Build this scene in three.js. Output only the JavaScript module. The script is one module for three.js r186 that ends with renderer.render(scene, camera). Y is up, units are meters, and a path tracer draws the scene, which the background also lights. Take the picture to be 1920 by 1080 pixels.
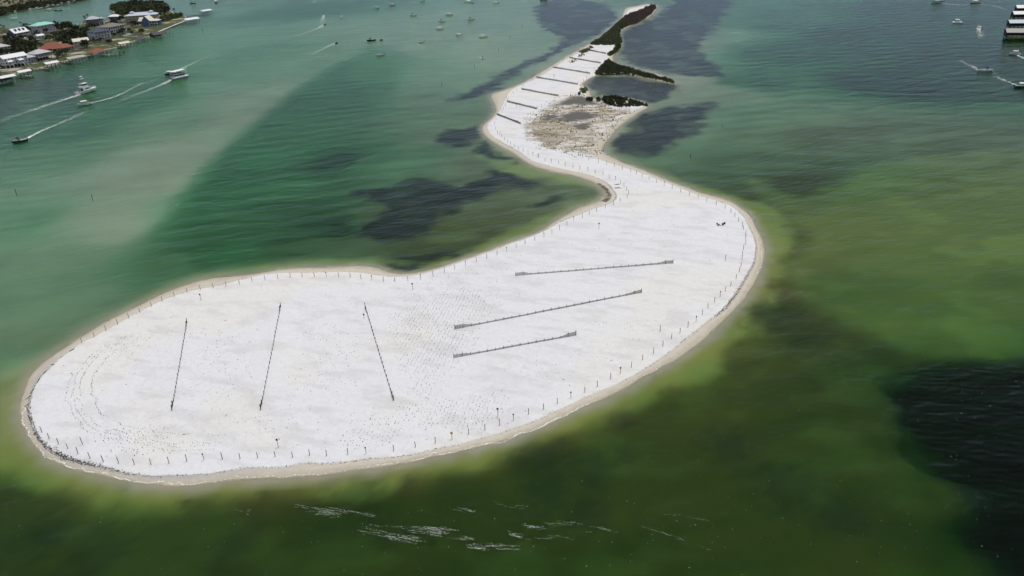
import * as THREE from 'three';
import { mergeGeometries } from 'three/addons/utils/BufferGeometryUtils.js';
import { RoundedBoxGeometry } from 'three/addons/geometries/RoundedBoxGeometry.js';
import { MarchingCubes } from 'three/addons/objects/MarchingCubes.js';

// ---------- camera, sky, sun, exposure ----------
const scene = new THREE.Scene();
const D2R = Math.PI / 180;
const camera = new THREE.PerspectiveCamera(39.769, 16 / 9, 1, 14000);
camera.position.set(0, 115.0, 0);
camera.rotation.order = 'YXZ';
camera.rotation.set(-26.0 * D2R, 0, -3.0 * D2R);

const SUN = new THREE.Vector3(0.2, 0.96, -0.13).normalize();
// bright thin overcast: zenith three times the horizon, a broad glow round the veiled sun, soft cloud mottling all over
const skyTexture = (() => {
  const W = 512, H = 256, data = new Float32Array(W * H * 4), v = new THREE.Vector3();
  for (let j = 0; j < H; j++) for (let i = 0; i < W; i++) {
    const el = ((j + 0.5) / H - 0.5) * Math.PI, az = ((i + 0.5) / W - 0.5) * 2 * Math.PI, s = Math.max(0, Math.sin(el));
    v.set(Math.cos(el) * Math.cos(az), Math.sin(el), Math.cos(el) * Math.sin(az));
    const glow = Math.pow(Math.max(0, v.dot(SUN)), 6) * 0.35;
    const cloud = 1 + 0.16 * (Math.sin(v.x * 7 + 3 * v.y) * Math.sin(v.z * 6 - 2 * v.x) + 0.5 * Math.sin(v.x * 17 + 5) * Math.sin(v.z * 15 + v.y * 9));
    const L = SKY_ZENITH() * (1 + 0.55 * Math.pow(1 - s, 4) + glow) * cloud;
    const hz = 1 - s; data.set([L * (0.95 - 0.27 * hz * hz + glow * 0.15), L * (0.99 - 0.05 * hz * hz), L * (1.08 + 0.26 * hz * hz), 1], (j * W + i) * 4);
  }
  function SKY_ZENITH() { return 0.285; }
  const t = new THREE.DataTexture(data, W, H, THREE.RGBAFormat, THREE.FloatType);
  t.mapping = THREE.EquirectangularReflectionMapping; t.needsUpdate = true;
  return t;
})();
scene.background = skyTexture; scene.environment = skyTexture;
const sun = new THREE.DirectionalLight(0xfffaf4, 2.7);
sun.position.copy(SUN).multiplyScalar(900).add(new THREE.Vector3(0, 0, -450));
sun.target.position.set(0, 0, -450);
sun.castShadow = true; sun.shadow.radius = 20; sun.shadow.mapSize.set(4096, 4096);
Object.assign(sun.shadow.camera, { left: -900, right: 700, top: 900, bottom: -900, near: 1, far: 2600 });
scene.add(sun, sun.target);
const renderer = new THREE.WebGLRenderer();
renderer.toneMapping = THREE.LinearToneMapping; renderer.toneMappingExposure = 1; renderer.shadowMap.enabled = true;

// ---------- helpers ----------
function rng(seed) { let a = seed >>> 0; return () => { a = (a + 0x6D2B79F5) | 0; let t = Math.imul(a ^ (a >>> 15), 1 | a); t = (t + Math.imul(t ^ (t >>> 7), 61 | t)) ^ t; return ((t ^ (t >>> 14)) >>> 0) / 4294967296; }; }
function hash(ix, iz) { let h = Math.imul(ix, 374761393) ^ Math.imul(iz, 668265263); h = Math.imul(h ^ (h >>> 13), 1274126177); return ((h ^ (h >>> 16)) >>> 0) / 4294967296; }
function noise(x, z) { const ix = Math.floor(x), iz = Math.floor(z), u = x - ix, w = z - iz, a = u * u * (3 - 2 * u), b = w * w * (3 - 2 * w); const p = hash(ix, iz), q = hash(ix + 1, iz), r = hash(ix, iz + 1), s = hash(ix + 1, iz + 1); return p + (q - p) * a + (r - p) * b + (p - q - r + s) * a * b; }
function fbm(x, z, o = 4) { let v = 0, a = 0.5; for (let k = 0; k < o; k++) { v += a * noise(x, z); x = x * 2.03 + 17.1; z = z * 2.03 - 9.7; a *= 0.5; } return v / (1 - Math.pow(0.5, o)); }
const clamp = (v, a = 0, b = 1) => Math.min(b, Math.max(a, v)), lerp = (a, b, t) => a + (b - a) * t;
const step = (a, b, v) => { const t = clamp((v - a) / (b - a)); return t * t * (3 - 2 * t); };
const mix3 = (a, b, t) => [lerp(a[0], b[0], t), lerp(a[1], b[1], t), lerp(a[2], b[2], t)];
const rgb = (r, g, b) => new THREE.Color().setRGB(r, g, b);
const mat = (r, g, b, rough = 0.85, more = {}) => new THREE.MeshStandardMaterial({ color: rgb(r, g, b), roughness: rough, ...more });
function smooth(poly, closed = true, n = 4) {
  const c = new THREE.CatmullRomCurve3(poly.map((p) => new THREE.Vector3(p[0], 0, p[1])), closed, 'centripetal');
  return c.getPoints(poly.length * n).slice(0, closed ? -1 : undefined).map((v) => [v.x, v.z]);
}
function segDist2(px, pz, a, b) { const dx = b[0] - a[0], dz = b[1] - a[1], t = clamp(((px - a[0]) * dx + (pz - a[1]) * dz) / (dx * dx + dz * dz || 1)), ex = px - a[0] - dx * t, ez = pz - a[1] - dz * t; return ex * ex + ez * ez; }
function inside(poly, x, z) { let k = false; for (let i = 0, j = poly.length - 1; i < poly.length; j = i++) { const a = poly[i], b = poly[j]; if ((a[1] > z) !== (b[1] > z) && x < ((b[0] - a[0]) * (z - a[1])) / (b[1] - a[1]) + a[0]) k = !k; } return k; }
function signed(poly, x, z) { let d = 1e18; for (let i = 0, j = poly.length - 1; i < poly.length; j = i++) { const e = segDist2(x, z, poly[j], poly[i]); if (e < d) d = e; } d = Math.sqrt(d); return inside(poly, x, z) ? d : -d; }
function bounds(poly, m = 0) { let a = 1e9, b = -1e9, c = 1e9, d = -1e9; for (const p of poly) { a = Math.min(a, p[0]); b = Math.max(b, p[0]); c = Math.min(c, p[1]); d = Math.max(d, p[1]); } return [a - m, b + m, c - m, d + m]; }
// signed distance sampled once on a lattice, read back bilinearly (positive inside)
function field(poly, x0, x1, z0, z1, cell) {
  const nx = Math.ceil((x1 - x0) / cell) + 1, nz = Math.ceil((z1 - z0) / cell) + 1, g = new Float32Array(nx * nz);
  for (let j = 0; j < nz; j++) for (let i = 0; i < nx; i++) g[j * nx + i] = signed(poly, x0 + i * cell, z0 + j * cell);
  return (x, z) => {
    const u = (x - x0) / cell, w = (z - z0) / cell;
    if (u < 0 || w < 0 || u >= nx - 1 || w >= nz - 1) { const cx = clamp(x, x0, x1), cz = clamp(z, z0, z1); return -Math.hypot(x - cx, z - cz) - 25; }
    const i = Math.floor(u), j = Math.floor(w), a = u - i, b = w - j, o = j * nx + i;
    return lerp(lerp(g[o], g[o + 1], a), lerp(g[o + nx], g[o + nx + 1], a), b);
  };
}
function scattered(points) {   // inverse-distance blend of values given at points
  return (x, z) => { let s = 0, w = 0; for (const [a, b, v] of points) { const d2 = (x - a) * (x - a) + (z - b) * (z - b) + 20, k = 1 / (d2 * d2); s += k * v; w += k; } return s / w; };
}
const names = new Map();
function numbered(n) { const k = names.get(n) ?? 0; names.set(n, k + 1); return k ? n + '_' + String(k).padStart(3, '0') : n; }
function shade(o) { o.castShadow = true; o.receiveShadow = true; return o; }
function tag(o, label, category, group, kind) { o.userData.label = label; if (category) o.userData.category = category; if (group) o.userData.group = group; if (kind) o.userData.kind = kind; return o; }
function thing(name, label, category, x, y, z, turn = 0, group) { const o = new THREE.Group(); o.name = numbered(name); o.position.set(x, y, z); o.rotation.y = turn; scene.add(o); return tag(o, label, category, group); }
function part(parent, name, geo, m) { const o = shade(new THREE.Mesh(geo, m)); o.name = name; parent.add(o); return o; }
function top(name, geo, m, label, category, group, kind) { const o = shade(new THREE.Mesh(geo, m)); o.name = numbered(name); scene.add(o); return tag(o, label, category, group, kind); }
function copy(o, x, y, z, turn, label) { const c = o.clone(); c.name = numbered(o.name.replace(/_\d{3}$/, '')); c.userData = { ...o.userData }; if (label) c.userData.label = label; c.position.set(x, y, z); c.rotation.y = turn; scene.add(c); return c; }
function box(w, h, d, x = 0, y = 0, z = 0, ry = 0) { const g = new THREE.BoxGeometry(w, h, d); if (ry) g.rotateY(ry); return g.translate(x, y, z); }
function rbox(w, h, d, r, x = 0, y = 0, z = 0) { return new RoundedBoxGeometry(w, h, d, 2, r).translate(x, y, z); }
function bar(a, b, r0, r1 = r0, n = 6) { const p = new THREE.Vector3(...a), q = new THREE.Vector3(...b), d = q.clone().sub(p), g = new THREE.CylinderGeometry(r1, r0, d.length(), n); g.applyQuaternion(new THREE.Quaternion().setFromUnitVectors(new THREE.Vector3(0, 1, 0), d.clone().normalize())); return g.translate(...p.add(q).multiplyScalar(0.5).toArray()); }
function merge(list) { return mergeGeometries(list.map((g) => { const h = g.index ? g.toNonIndexed() : g; for (const k of Object.keys(h.attributes)) if (!['position', 'normal', 'uv'].includes(k)) h.deleteAttribute(k); return h; })); }
function raw(pos, idx, uv) { const g = new THREE.BufferGeometry(); g.setAttribute('position', new THREE.Float32BufferAttribute(pos, 3)); g.setAttribute('uv', new THREE.Float32BufferAttribute(uv ?? new Float32Array((pos.length / 3) * 2), 2)); if (idx) g.setIndex(idx); g.computeVertexNormals(); return g; }

// ---------- outlines of the place, in metres (x east, z south of the view axis) ----------
// waterline of the sand island, clockwise from the blunt south-west end
const shoreRaw = [[-131.7,-180.1],[-128.2,-173.7],[-124.5,-168.7],[-120.1,-163.7],[-116,-159.3],[-111.6,-155.7],[-107.2,-153.1],[-103.3,-151.4],[-97.4,-149.6],[-91.5,-147.2],[-85.9,-145.4],[-80.6,-144.3],[-77.7,-144],[-73.6,-143.8],[-69.7,-144.1],[-65.9,-144.8],[-61.8,-144.8],[-57.8,-144.7],[-53.7,-144.4],[-49.6,-144.6],[-43.7,-145.1],[-39.8,-145.8],[-33.8,-146.3],[-29.9,-147.2],[-24.2,-148.4],[-19.3,-149.6],[-14.4,-150.8],[-10.7,-152.1],[-6.9,-153],[-1.9,-155],[1.4,-156.8],[6,-159],[10.1,-162],[14.3,-164.8],[18.6,-167.5],[23,-170.2],[27.7,-173.7],[32.5,-177.9],[37.4,-181.6],[42.5,-185.5],[48.1,-191],[54,-197],[59.5,-203.7],[64.3,-209.8],[69.3,-216.3],[74.6,-224.9],[79,-232.3],[83.8,-242.2],[87.3,-250.7],[89.9,-259.8],[91.4,-268.1],[92.5,-277.5],[93.7,-288.6],[92.8,-296.4],[91.5,-303.5],[87.9,-310.5],[82.6,-316],[79.3,-321.3],[76.1,-327.4],[72.6,-333.1],[69.2,-339.6],[64.9,-348.9],[61.1,-356],[56.2,-364.4],[52.3,-372.9],[49.7,-380.6],[48.9,-389.1],[51.1,-398.4],[54.3,-408],[58.7,-419.9],[64.4,-433.4],[71.6,-447.4],[80.2,-462],[86.5,-471.3],[86.5,-476.8],[80.9,-485.8],[79.3,-492.7],[72.3,-501],[68.6,-504.2],[64.2,-500.7],[60.4,-497.1],[57.4,-500.8],[56.6,-511.6],[57,-524.3],[55.1,-536.3],[54.4,-543.3],[56.9,-553.3],[62.8,-566.4],[68.4,-572.5],[72.9,-575.2],[77.2,-573.1],[88.4,-572],[96.2,-562.3],[103.4,-550.3],[110.4,-539.6],[114.8,-533.3],[116.7,-538.9],[114.5,-551.1],[109.5,-565.4],[102.4,-579],[94.9,-592.2],[90,-604],[87.2,-612.3],[86.6,-628.2],[89.8,-646],[98.8,-678.7],[103.8,-707.4],[110.5,-760.4],[116.4,-776.8],[126.7,-797.7],[142.5,-827.5],[155,-852.8],[174.9,-918.5],[178.9,-946.5],[170.6,-957.9],[155.7,-941.5],[145.5,-933.6],[135.9,-897.5],[129.4,-865.1],[116.2,-814.5],[101,-770.4],[85.2,-725.2],[78,-707.2],[65.5,-678.5],[54.6,-654.1],[43.6,-627],[33.5,-603.9],[22.3,-575.1],[13.7,-557.1],[5.6,-543.5],[-3.5,-533.2],[-6.7,-526.7],[-6,-514],[-4.3,-495.9],[-3.8,-481.8],[-6,-466.5],[-10.6,-451.2],[-11.8,-440.8],[-10.2,-429.2],[-7,-417.8],[-2.8,-406.7],[3.1,-394.3],[8.1,-380.8],[14,-367.5],[22.7,-356.9],[28.1,-352.7],[33,-348],[36.6,-342.7],[40.1,-336.2],[42.1,-329.3],[42.5,-325],[41.1,-319.8],[39,-315.4],[34.3,-310.9],[30.2,-308.3],[26.5,-303.9],[22.9,-299],[17,-291],[13,-284.9],[7.7,-280.2],[0.9,-275.1],[-7.7,-267.9],[-14.2,-262.9],[-20.3,-258.6],[-26.3,-254.3],[-32.5,-251.5],[-37,-250.8],[-41.9,-252.7],[-45.2,-255.5],[-48.8,-258.5],[-54.7,-260.2],[-61,-260],[-67.5,-260.2],[-77.3,-261.2],[-83.3,-260.1],[-89.1,-258.3],[-95.2,-256.8],[-100.4,-256.6],[-104.4,-256.2],[-109.9,-254],[-114.6,-249.9],[-119.1,-245],[-121.7,-240.1],[-124.4,-235.8],[-127.8,-230.2],[-130.8,-224.1],[-133.4,-217.2],[-135.1,-211.1],[-136.7,-206.3],[-137.6,-200.4],[-137.3,-195.2],[-134.6,-186.8]];
const dryRaw = [[-127.5,-175.5],[-125.6,-172.5],[-123,-168.6],[-119.6,-164.5],[-116.6,-161.4],[-113,-158.6],[-109.7,-156.5],[-106.9,-154.8],[-103,-153.2],[-99.2,-151.8],[-95.4,-150.3],[-91.7,-148.9],[-88.2,-147.8],[-83.7,-146.8],[-78.6,-146.7],[-74.4,-146.5],[-70.5,-146.8],[-67.6,-147.3],[-64.7,-148],[-61,-148.1],[-57.3,-147.8],[-53.6,-147.9],[-51.3,-148.6],[-46.3,-148.2],[-40.2,-148.3],[-36.2,-148.8],[-30,-149.2],[-25.9,-149.7],[-21.9,-150.7],[-17.8,-152],[-13.6,-152.9],[-9.5,-154.6],[-6.9,-155.4],[-3.1,-157],[0.8,-159],[4.8,-161.1],[9,-163.9],[13.2,-166.7],[17.5,-169.7],[22,-172.5],[26.5,-175.3],[32.9,-180.2],[38,-184.8],[41.6,-188.4],[47.5,-194.9],[51.4,-199.1],[55.7,-204.1],[59.9,-208.3],[63.8,-212.7],[67.8,-218.7],[73.5,-228.2],[78.8,-237.8],[82.1,-243.8],[86.2,-254.7],[88.6,-264.1],[89.7,-271.6],[90.3,-279.1],[91,-285.2],[90.8,-293.4],[89.3,-301],[87.2,-303.8],[84.1,-308.8],[79.9,-314],[76.8,-320.3],[73,-326.9],[68.3,-335.3],[63,-345.3],[57.1,-353.9],[53,-359.6],[48.8,-366.2],[45.6,-371.2],[43.2,-379.6],[42.7,-386.2],[45.1,-396.4],[49.5,-409.7],[54.7,-423.8],[61.3,-438.5],[70.2,-453.8],[79.6,-466],[84,-471.7],[79.6,-478.2],[74.6,-487.9],[68.9,-493.6],[61.9,-490.8],[57.4,-491.8],[54.7,-502.9],[54.1,-516.9],[53.4,-530.1],[52.7,-540.4],[55.5,-550.1],[61.6,-563.1],[67.6,-569],[75.3,-567.9],[87.2,-566.7],[95.9,-556],[103.1,-545],[112.1,-535.7],[107.4,-558.5],[100.8,-573.7],[93.3,-586.6],[87.7,-601.7],[84,-615.7],[84.5,-631.4],[88.9,-651.5],[97.5,-682.2],[102.1,-708.5],[108.3,-758.7],[115.8,-779.7],[127.1,-804.1],[143.4,-836.3],[154.7,-860.7],[173,-921.1],[174.4,-935.3],[163.1,-935.2],[154.9,-928.9],[145,-918.7],[137,-889.6],[129.9,-853.8],[117.3,-807.8],[101.7,-764.4],[86.4,-719.5],[77.7,-696.7],[65.9,-668.5],[54.6,-644.8],[48.4,-630.4],[35.9,-597.2],[24.7,-570.8],[14.7,-553.4],[7,-538.1],[3.9,-525.8],[1.9,-510.7],[0,-497.7],[-1.4,-483.9],[-3.5,-472.3],[-4.8,-464.8],[-9.4,-447.2],[-9,-437.8],[-6.4,-423.9],[-2.1,-412.4],[3.8,-399.2],[8.1,-388.8],[11.2,-379.1],[14,-373.3],[17.9,-368.3],[23.8,-361.7],[31.7,-354.2],[39,-346.7],[42.4,-340.7],[44.6,-334.4],[45.8,-325.6],[45.9,-318],[44,-312.4],[40,-307.8],[34.2,-304.3],[29.3,-299.5],[24.1,-295.5],[18.6,-290.5],[15.6,-285.8],[11.2,-281.5],[5.6,-276.7],[-1.1,-271.7],[-7.6,-265.8],[-15.6,-260],[-23.3,-254.1],[-30.6,-250.1],[-35.1,-248.9],[-40.1,-248.9],[-45.5,-250.6],[-50.4,-253],[-57.1,-254.9],[-64.9,-255.7],[-72.9,-256.2],[-79.3,-257.3],[-86.7,-256.4],[-91.3,-254.5],[-95.5,-252.8],[-98.1,-251],[-102.5,-248.6],[-106.7,-247.4],[-110.6,-245.4],[-113.9,-242.9],[-117,-239.7],[-119.3,-236.1],[-121.3,-232.1],[-123.4,-228],[-125.2,-224.2],[-127.2,-220.3],[-129,-216.4],[-131.2,-213.3],[-132,-209.3],[-133.3,-205.1],[-133.8,-200.6],[-133.9,-196],[-134,-193.5],[-133.1,-188.7],[-131.8,-184.7],[-130,-180.2]];
const shore = smooth(shoreRaw), dry = smooth(dryRaw);
const marsh = smooth([[46.6,-514.2],[35.3,-500.1],[25.9,-483.6],[19.8,-466.1],[13.8,-451],[11.8,-437.2],[12.4,-422.5],[15.4,-408.2],[20.7,-397.2],[29.1,-389.9],[35.8,-383.9],[40.7,-375.7],[43.8,-384.3],[45.2,-396.5],[49.5,-409.9],[54.7,-424],[61.3,-438.7],[70.2,-454],[77.6,-465.3],[65.9,-471.9],[61.6,-488.2],[56.3,-493.8],[53.2,-508]]);
const mudPools = [[[33.7,-454.7],[41,-467.2],[51.1,-462.3],[53.5,-455.5],[44.3,-447.5],[34.3,-447.1]], [[35.4,-488.9],[44.4,-504.4],[51.9,-505.7],[58.9,-493.6],[60.5,-487.5],[54.6,-484.6],[45.8,-488]], [[41.4,-436.2],[45.8,-438.8],[45.3,-430.8],[42,-430.3]], [[23.6,-456.8],[30.4,-465.5],[31.4,-457.6],[25,-449.1]]].map((p) => smooth(p));
const brownFlat = smooth([[14.5,-425.8],[22.1,-430.9],[29.7,-422.7],[32.1,-409.5],[26,-402.5],[18.1,-410.1]]);
const seagrass = [
  [[-69.7,-345.8],[-56.3,-351.2],[-37.4,-362.2],[-24.2,-346.7],[-7.2,-363.6],[8.7,-348.9],[16.5,-336.3],[-2.5,-328.7],[-16.3,-325.3],[-26.9,-308.1],[-36.3,-289.6],[-52.5,-286.3],[-58.9,-301.9],[-53.2,-316.4],[-66.1,-338]],
  [[11,-319.1],[18.1,-324.7],[25.4,-324.3],[23.1,-315.9],[11.8,-313.1]], [[-37,-427.9],[-28.3,-443],[-19.4,-444.7],[-12,-461.4],[-10.7,-422.8],[-27,-411.2]],
  [[-34.9,-514.7],[-14.4,-526.9],[25.4,-625.4],[77.1,-724.9],[105.9,-792.8],[126.4,-879.2],[122.9,-976.6],[86.3,-1061.6],[49.9,-1009.1],[45.2,-804.1],[60.7,-742.4],[6.6,-611.3],[-20.2,-551.6]],
  [[112.8,-756.3],[161.3,-848.3],[228.9,-1005.5],[274.1,-1007.3],[212.4,-796.9],[161.5,-659],[149.7,-552.8],[124,-557.8],[94.7,-616.8],[95.2,-654.1]],
  [[51.7,-392.4],[61.7,-420.4],[85.3,-464.9],[103.2,-467.6],[126.8,-477.4],[99.4,-409.6],[77.1,-378.3],[61.9,-376.5]],
  [[58,-514.4],[57.4,-540.9],[64,-560.5],[78.8,-566],[95.6,-554.2],[112.8,-527],[104.4,-497.2],[88.4,-482],[79.6,-498.6],[67.2,-506]],
  [[-47.2,-263.9],[-38,-264.1],[-30.1,-261.7],[-37,-254.7],[-41.7,-254.4]], [[-19.2,-438.9],[-9.6,-425.8],[-1.8,-396.6],[9.6,-373.4],[0.6,-377.7],[-12.7,-400.6]], [[-38.7,-272],[-26.9,-272.4],[-10.9,-265.4],[-24.4,-263.3]],
].map((p) => smooth(p));
const deepWeed = smooth([[91.9,-163],[97.1,-168.1],[104.9,-171.6],[114,-174.6],[122.2,-174.3],[137.8,-174.8],[88.3,-91.4],[84.3,-98.3],[87.1,-109.3],[89.7,-119.1],[91.3,-130.1],[91.7,-137.5],[92.3,-144.7],[91.4,-153],[90.4,-158.6]]);
const weedPatches = [[-15.7,-151.3,2],[-25.6,-141.2,1.6],[25,-160,3],[17.1,-143.6,4],[24.4,-147.5,3],[12.7,-129.6,4],[40,-187.5,3],[34.3,-179.8,3],[3.5,-148.3,6],[5.9,-137.8,5],[15.7,-141.5,4],[-89.5,-145.4,2],[-73.7,-138.2,1.2],[-56.8,-138.7,1.4],[-100.1,-132.4,5],[-59.5,-125.5,4],[-87.5,-124.5,6],[82.7,-191.8,8],[76.5,-210.2,9],[57.1,-133.7,7],[64.7,-124,6],[48.5,-148.4,6],[-43.1,-143.9,3],[-33.5,-144,4],[-3.1,-159.2,3],[49.1,-195.3,3]];
const depthAt = scattered([[-175.3,-331.3,1.04],[-177,-384.1,0.88],[-159.5,-310.3,0.88],[-176.9,-420.9,1.04],[-178.5,-489.9,1.36],[-156.9,-613.8,1.52],[-168.4,-537.6,1.36],[-175.7,-284.9,1.87],[-166.2,-247.3,2.08],[-146.8,-245.1,2.08],[-213.4,-324,2.8],[-256.9,-425.4,2.8],[-157.2,-223.8,1.87],[-88.9,-395.4,9.57],[-102.5,-320.6,6.6],[-133.8,-312.6,5.1],[-128.6,-269,3.8],[-110.4,-286.7,6],[-79.5,-277.4,3],[-112.3,-565.5,3.2],[-144.2,-652.6,2.4],[-274.3,-483.9,5.4],[-313.1,-562.4,6.3],[-271.8,-553.1,5.4],[-283,-626.1,5.1],[-287.1,-691.7,3.2],[-264.4,-763,2.8],[-247.2,-889.5,2.24],[-200.5,-625.1,2.4],[-196.2,-493.6,2.4],[-355.7,-572,7.5],[-361.1,-626,8.25],[-378,-741.8,6],[-132.9,-887.5,1.61],[-66.7,-760,1.33],[-18.1,-808.9,1.47],[-34.4,-582.2,1.8],[-74,-633.3,2.1],[-82.5,-510.6,3.6],[-48.9,-517.9,2.3],[-125.2,-694.7,1.96],[5.4,-656.5,1.12],[-19.7,-929.1,1.61],[36.6,-864.1,1.33],[-253.4,-1074.7,5.1],[-379,-1127.4,2.4],[-395.1,-902.7,3],[-640.9,-1123.4,2.4],[-28,-435,2.46],[-50.1,-388.5,3.48],[-66.6,-391.4,4.35],[-12.5,-381.8,1.89],[12.5,-352.2,1.59],[22.4,-321.3,1.89],[-0.6,-305.5,2.03],[-21.3,-279.9,2.46],[-56.2,-313.7,3.19],[-46.8,-273.1,3.04],[-67.1,-275.7,3.77],[-72.2,-303.8,7.83],[136.3,-666.9,1.1],[175,-741,1.2],[119.9,-699.3,1],[96.6,-607.5,0.9],[90.6,-524.2,0.9],[74.8,-536.5,0.9],[101,-505.7,0.9],[129.2,-540.1,0.8],[66.8,-416.1,1.3],[98.3,-444.2,1.4],[131.6,-506.1,1.3],[162.6,-531.4,6.08],[201.4,-731.7,2],[226.9,-614.3,7.6],[301,-696.7,8.74],[257.4,-507,9.5],[347.9,-577.7,10.3],[421.3,-752.5,8.36],[249.1,-747.5,5.7],[155.4,-409.1,2.32],[177.3,-394.1,2.24],[193.8,-371.3,2.49],[215.5,-341.1,2.24],[129.6,-437.5,2.8],[124.9,-357.3,2.82],[126.3,-325.7,3.32],[150.7,-329,3.15],[97,-345.8,3.6],[75.1,-357.7,2.6],[167.3,-292.5,2.49],[174.9,-268.4,2.32],[109.6,-277.8,1.99],[126.6,-270,2.07],[96.1,-249.5,1.42],[134.3,-244.5,2.4],[144.8,-214.7,2.99],[105.9,-219.3,3.15],[79.9,-201.4,3.49],[77.2,-210.1,3.15],[71.9,-205.6,1.49],[113.9,-201,3.32],[122.3,-187.6,3.6],[60.5,-177.2,3.4],[49.7,-173.1,3.2],[36.9,-164.6,3.6],[70,-163.9,4.6],[78.4,-152,4.6],[98.4,-162.4,8],[120.5,-171.3,9],[103,-139.9,10],[94.6,-115.8,10],[92.8,-156.1,7.5],[95,-140.6,8],[89.4,-159.8,4.4],[88.9,-128.6,5.5],[76.3,-133,4.6],[85.7,-110.8,6.5],[56.8,-126.2,4.8],[37.1,-136.2,4.6],[27.9,-150.2,4],[14.9,-145.4,4.8],[2.7,-144.5,5.4],[2,-128.8,5.2],[-15,-135.1,5.4],[-31.8,-131.3,5.6],[-43.2,-132.2,5.4],[-66,-132.3,5],[-83.5,-133.6,5.2],[-104,-140.2,4.4],[-116.9,-146.6,4.6],[-104.7,-130.4,5.6],[-73.5,-122.1,4.8],[-40.5,-118.3,5],[-9,-116.1,5.2],[21.8,-113.9,5.2],[51.8,-111.8,4.8],[-123.6,-158.9,1.6],[-132.5,-175.3,1.2],[-142.1,-191.5,1.4],[-100,-144.4,1],[-80.5,-140.7,1],[-62.5,-140.2,1],[-44.8,-140.4,1.1],[-26.2,-143.4,1.2],[-9.4,-147.8,1.3],[9.7,-157,1.3],[23.6,-164.7,1.6],[39.3,-176.7,1.2],[53.6,-188.9,1.1],[78.6,-222.6,0.83],[-154.8,-210.3,2.4],[-170,-494.7,1.1],[-163.6,-560.7,1.3],[-174.5,-430.7,1],[-166.4,-369.9,0.85],[-123.1,-401.5,3.2],[-120.4,-465.3,3.2],[-130.3,-352.5,3.2]]);
const stainAt = scattered([[-175.3,-331.3,0.1],[-158.6,-250.5,0.25],[-247.2,-889.5,0],[-268.7,-642.6,0.05],[-143.5,-405.2,0.2],[-111.4,-276.5,0.4],[-28,-435,0.55],[-21.3,-279.9,0.85],[12.5,-352.2,0.7],[-66.6,-391.4,0.4],[-62.4,-701.9,0.1],[5.4,-656.5,0.15],[136.3,-666.9,0.3],[66.8,-416.1,0.4],[226.9,-614.3,0.15],[331.4,-582.6,0.1],[173.5,-384.8,0.7],[171.2,-280,0.95],[142.1,-460.2,0.4],[109.6,-277.8,0.95],[113.9,-201,0.95],[70,-163.9,1],[28.2,-152.2,1],[2.5,-138.9,1],[-77,-131.5,1],[-114.1,-148.3,1],[-136.7,-185.6,0.8],[-141.2,-215.3,0.45],[-149.7,-209.8,0.4],[-79.5,-277.4,0.7],[-601.5,-1014.1,0.1]]);

// outlines of two bed covers: the clean sand apron round the island and the half-covered flat east of it; brown algae mats cover the bed elsewhere
const apron = smooth([[-159.3,-201.7],[-130.7,-153.4],[-122.1,-151.6],[-112,-146.6],[-100.8,-141],[-91.4,-138.6],[-79.6,-138.3],[-65,-136.5],[-58.3,-137.7],[-49.1,-138.4],[-39.8,-138.4],[-25.9,-140.8],[-14.2,-143.6],[-2,-147.5],[8.1,-152.3],[16.2,-157.1],[27.1,-161.4],[36.4,-168.9],[44.7,-175.6],[51.6,-180.8],[60.4,-189.7],[69.4,-202.6],[75.9,-213.7],[82.6,-225.9],[90.7,-241.3],[99.3,-256.1],[106.9,-272.7],[107.5,-289.5],[101.4,-303.9],[87.6,-317.9],[70.5,-346.3],[53.4,-380.8],[59.5,-404.9],[74,-443.2],[77.1,-553.5],[16,-426.2],[-13.1,-432],[-12.5,-381.8],[12.5,-352.2],[37.4,-333],[38,-322.3],[19,-305.6],[-3,-282.7],[-22.7,-267.4],[-37.7,-261.2],[-49.7,-265.6],[-77.5,-268.2],[-103.4,-263.5],[-121.6,-250.3],[-132,-231.8],[-139.5,-211.9],[-149.2,-206]]);
const eastFlat = smooth([[106.4,-336.4],[119.5,-306.2],[171.1,-349],[253,-351.1],[146.7,-182.2],[122.9,-183.2],[107,-186.3],[96.1,-202.9],[92.2,-232.7],[107.8,-272.6],[106.2,-298.7]]);
const apronF = field(apron, ...bounds(apron, 16), 2.5), eastF = field(eastFlat, ...bounds(eastFlat, 20), 4);
function algaeMat(x, z) {
  const w = (fbm(x * 0.1, z * 0.1, 4) - 0.5) * 11, on = 1 - step(-4, 4, apronF(x, z) + w), gap = step(0.33, 0.5, fbm(x * 0.045 + 11, z * 0.06, 4)), flat = step(-6, 6, eastF(x, z) + w);
  return on * lerp(0.84 + 0.16 * gap, 0.25 + 0.22 * gap, flat);
}
const channelEdge = [[-118.1,-776.7],[-135.7,-702.9],[-144.2,-652.6],[-151.7,-582.2],[-154.6,-512.1],[-156.5,-449],[-157,-405.7],[-155.6,-372.2],[-150,-337.6],[-138.2,-301.5]], channel = smooth([[-118.1,-776.7],[-135.7,-702.9],[-144.2,-652.6],[-151.7,-582.2],[-154.6,-512.1],[-156.5,-449],[-157,-405.7],[-155.6,-372.2],[-150,-337.6],[-138.2,-301.5],[-108.2,-266.5],[-70.2,-271.2],[-61.7,-320.9],[-62.2,-400],[-66.8,-507.1],[-69.5,-678.4]]), channelBox = bounds(channel, 14), channelF = field(channel, ...channelBox, 3);
function dredged(x, z, d) {   // the dredged channel drops steeply along its west edge and shoals slowly eastward
  if (x < channelBox[0] || x > channelBox[1] || z < channelBox[2] || z > channelBox[3]) return d;
  let e = 1e9; for (let i = 1; i < channelEdge.length; i++) e = Math.min(e, segDist2(x, z, channelEdge[i - 1], channelEdge[i]));
  return lerp(d, lerp(6.2, d, step(15, 120, Math.sqrt(e))), step(-2, 14, channelF(x, z)) * step(-860, -520, z));
}
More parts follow.
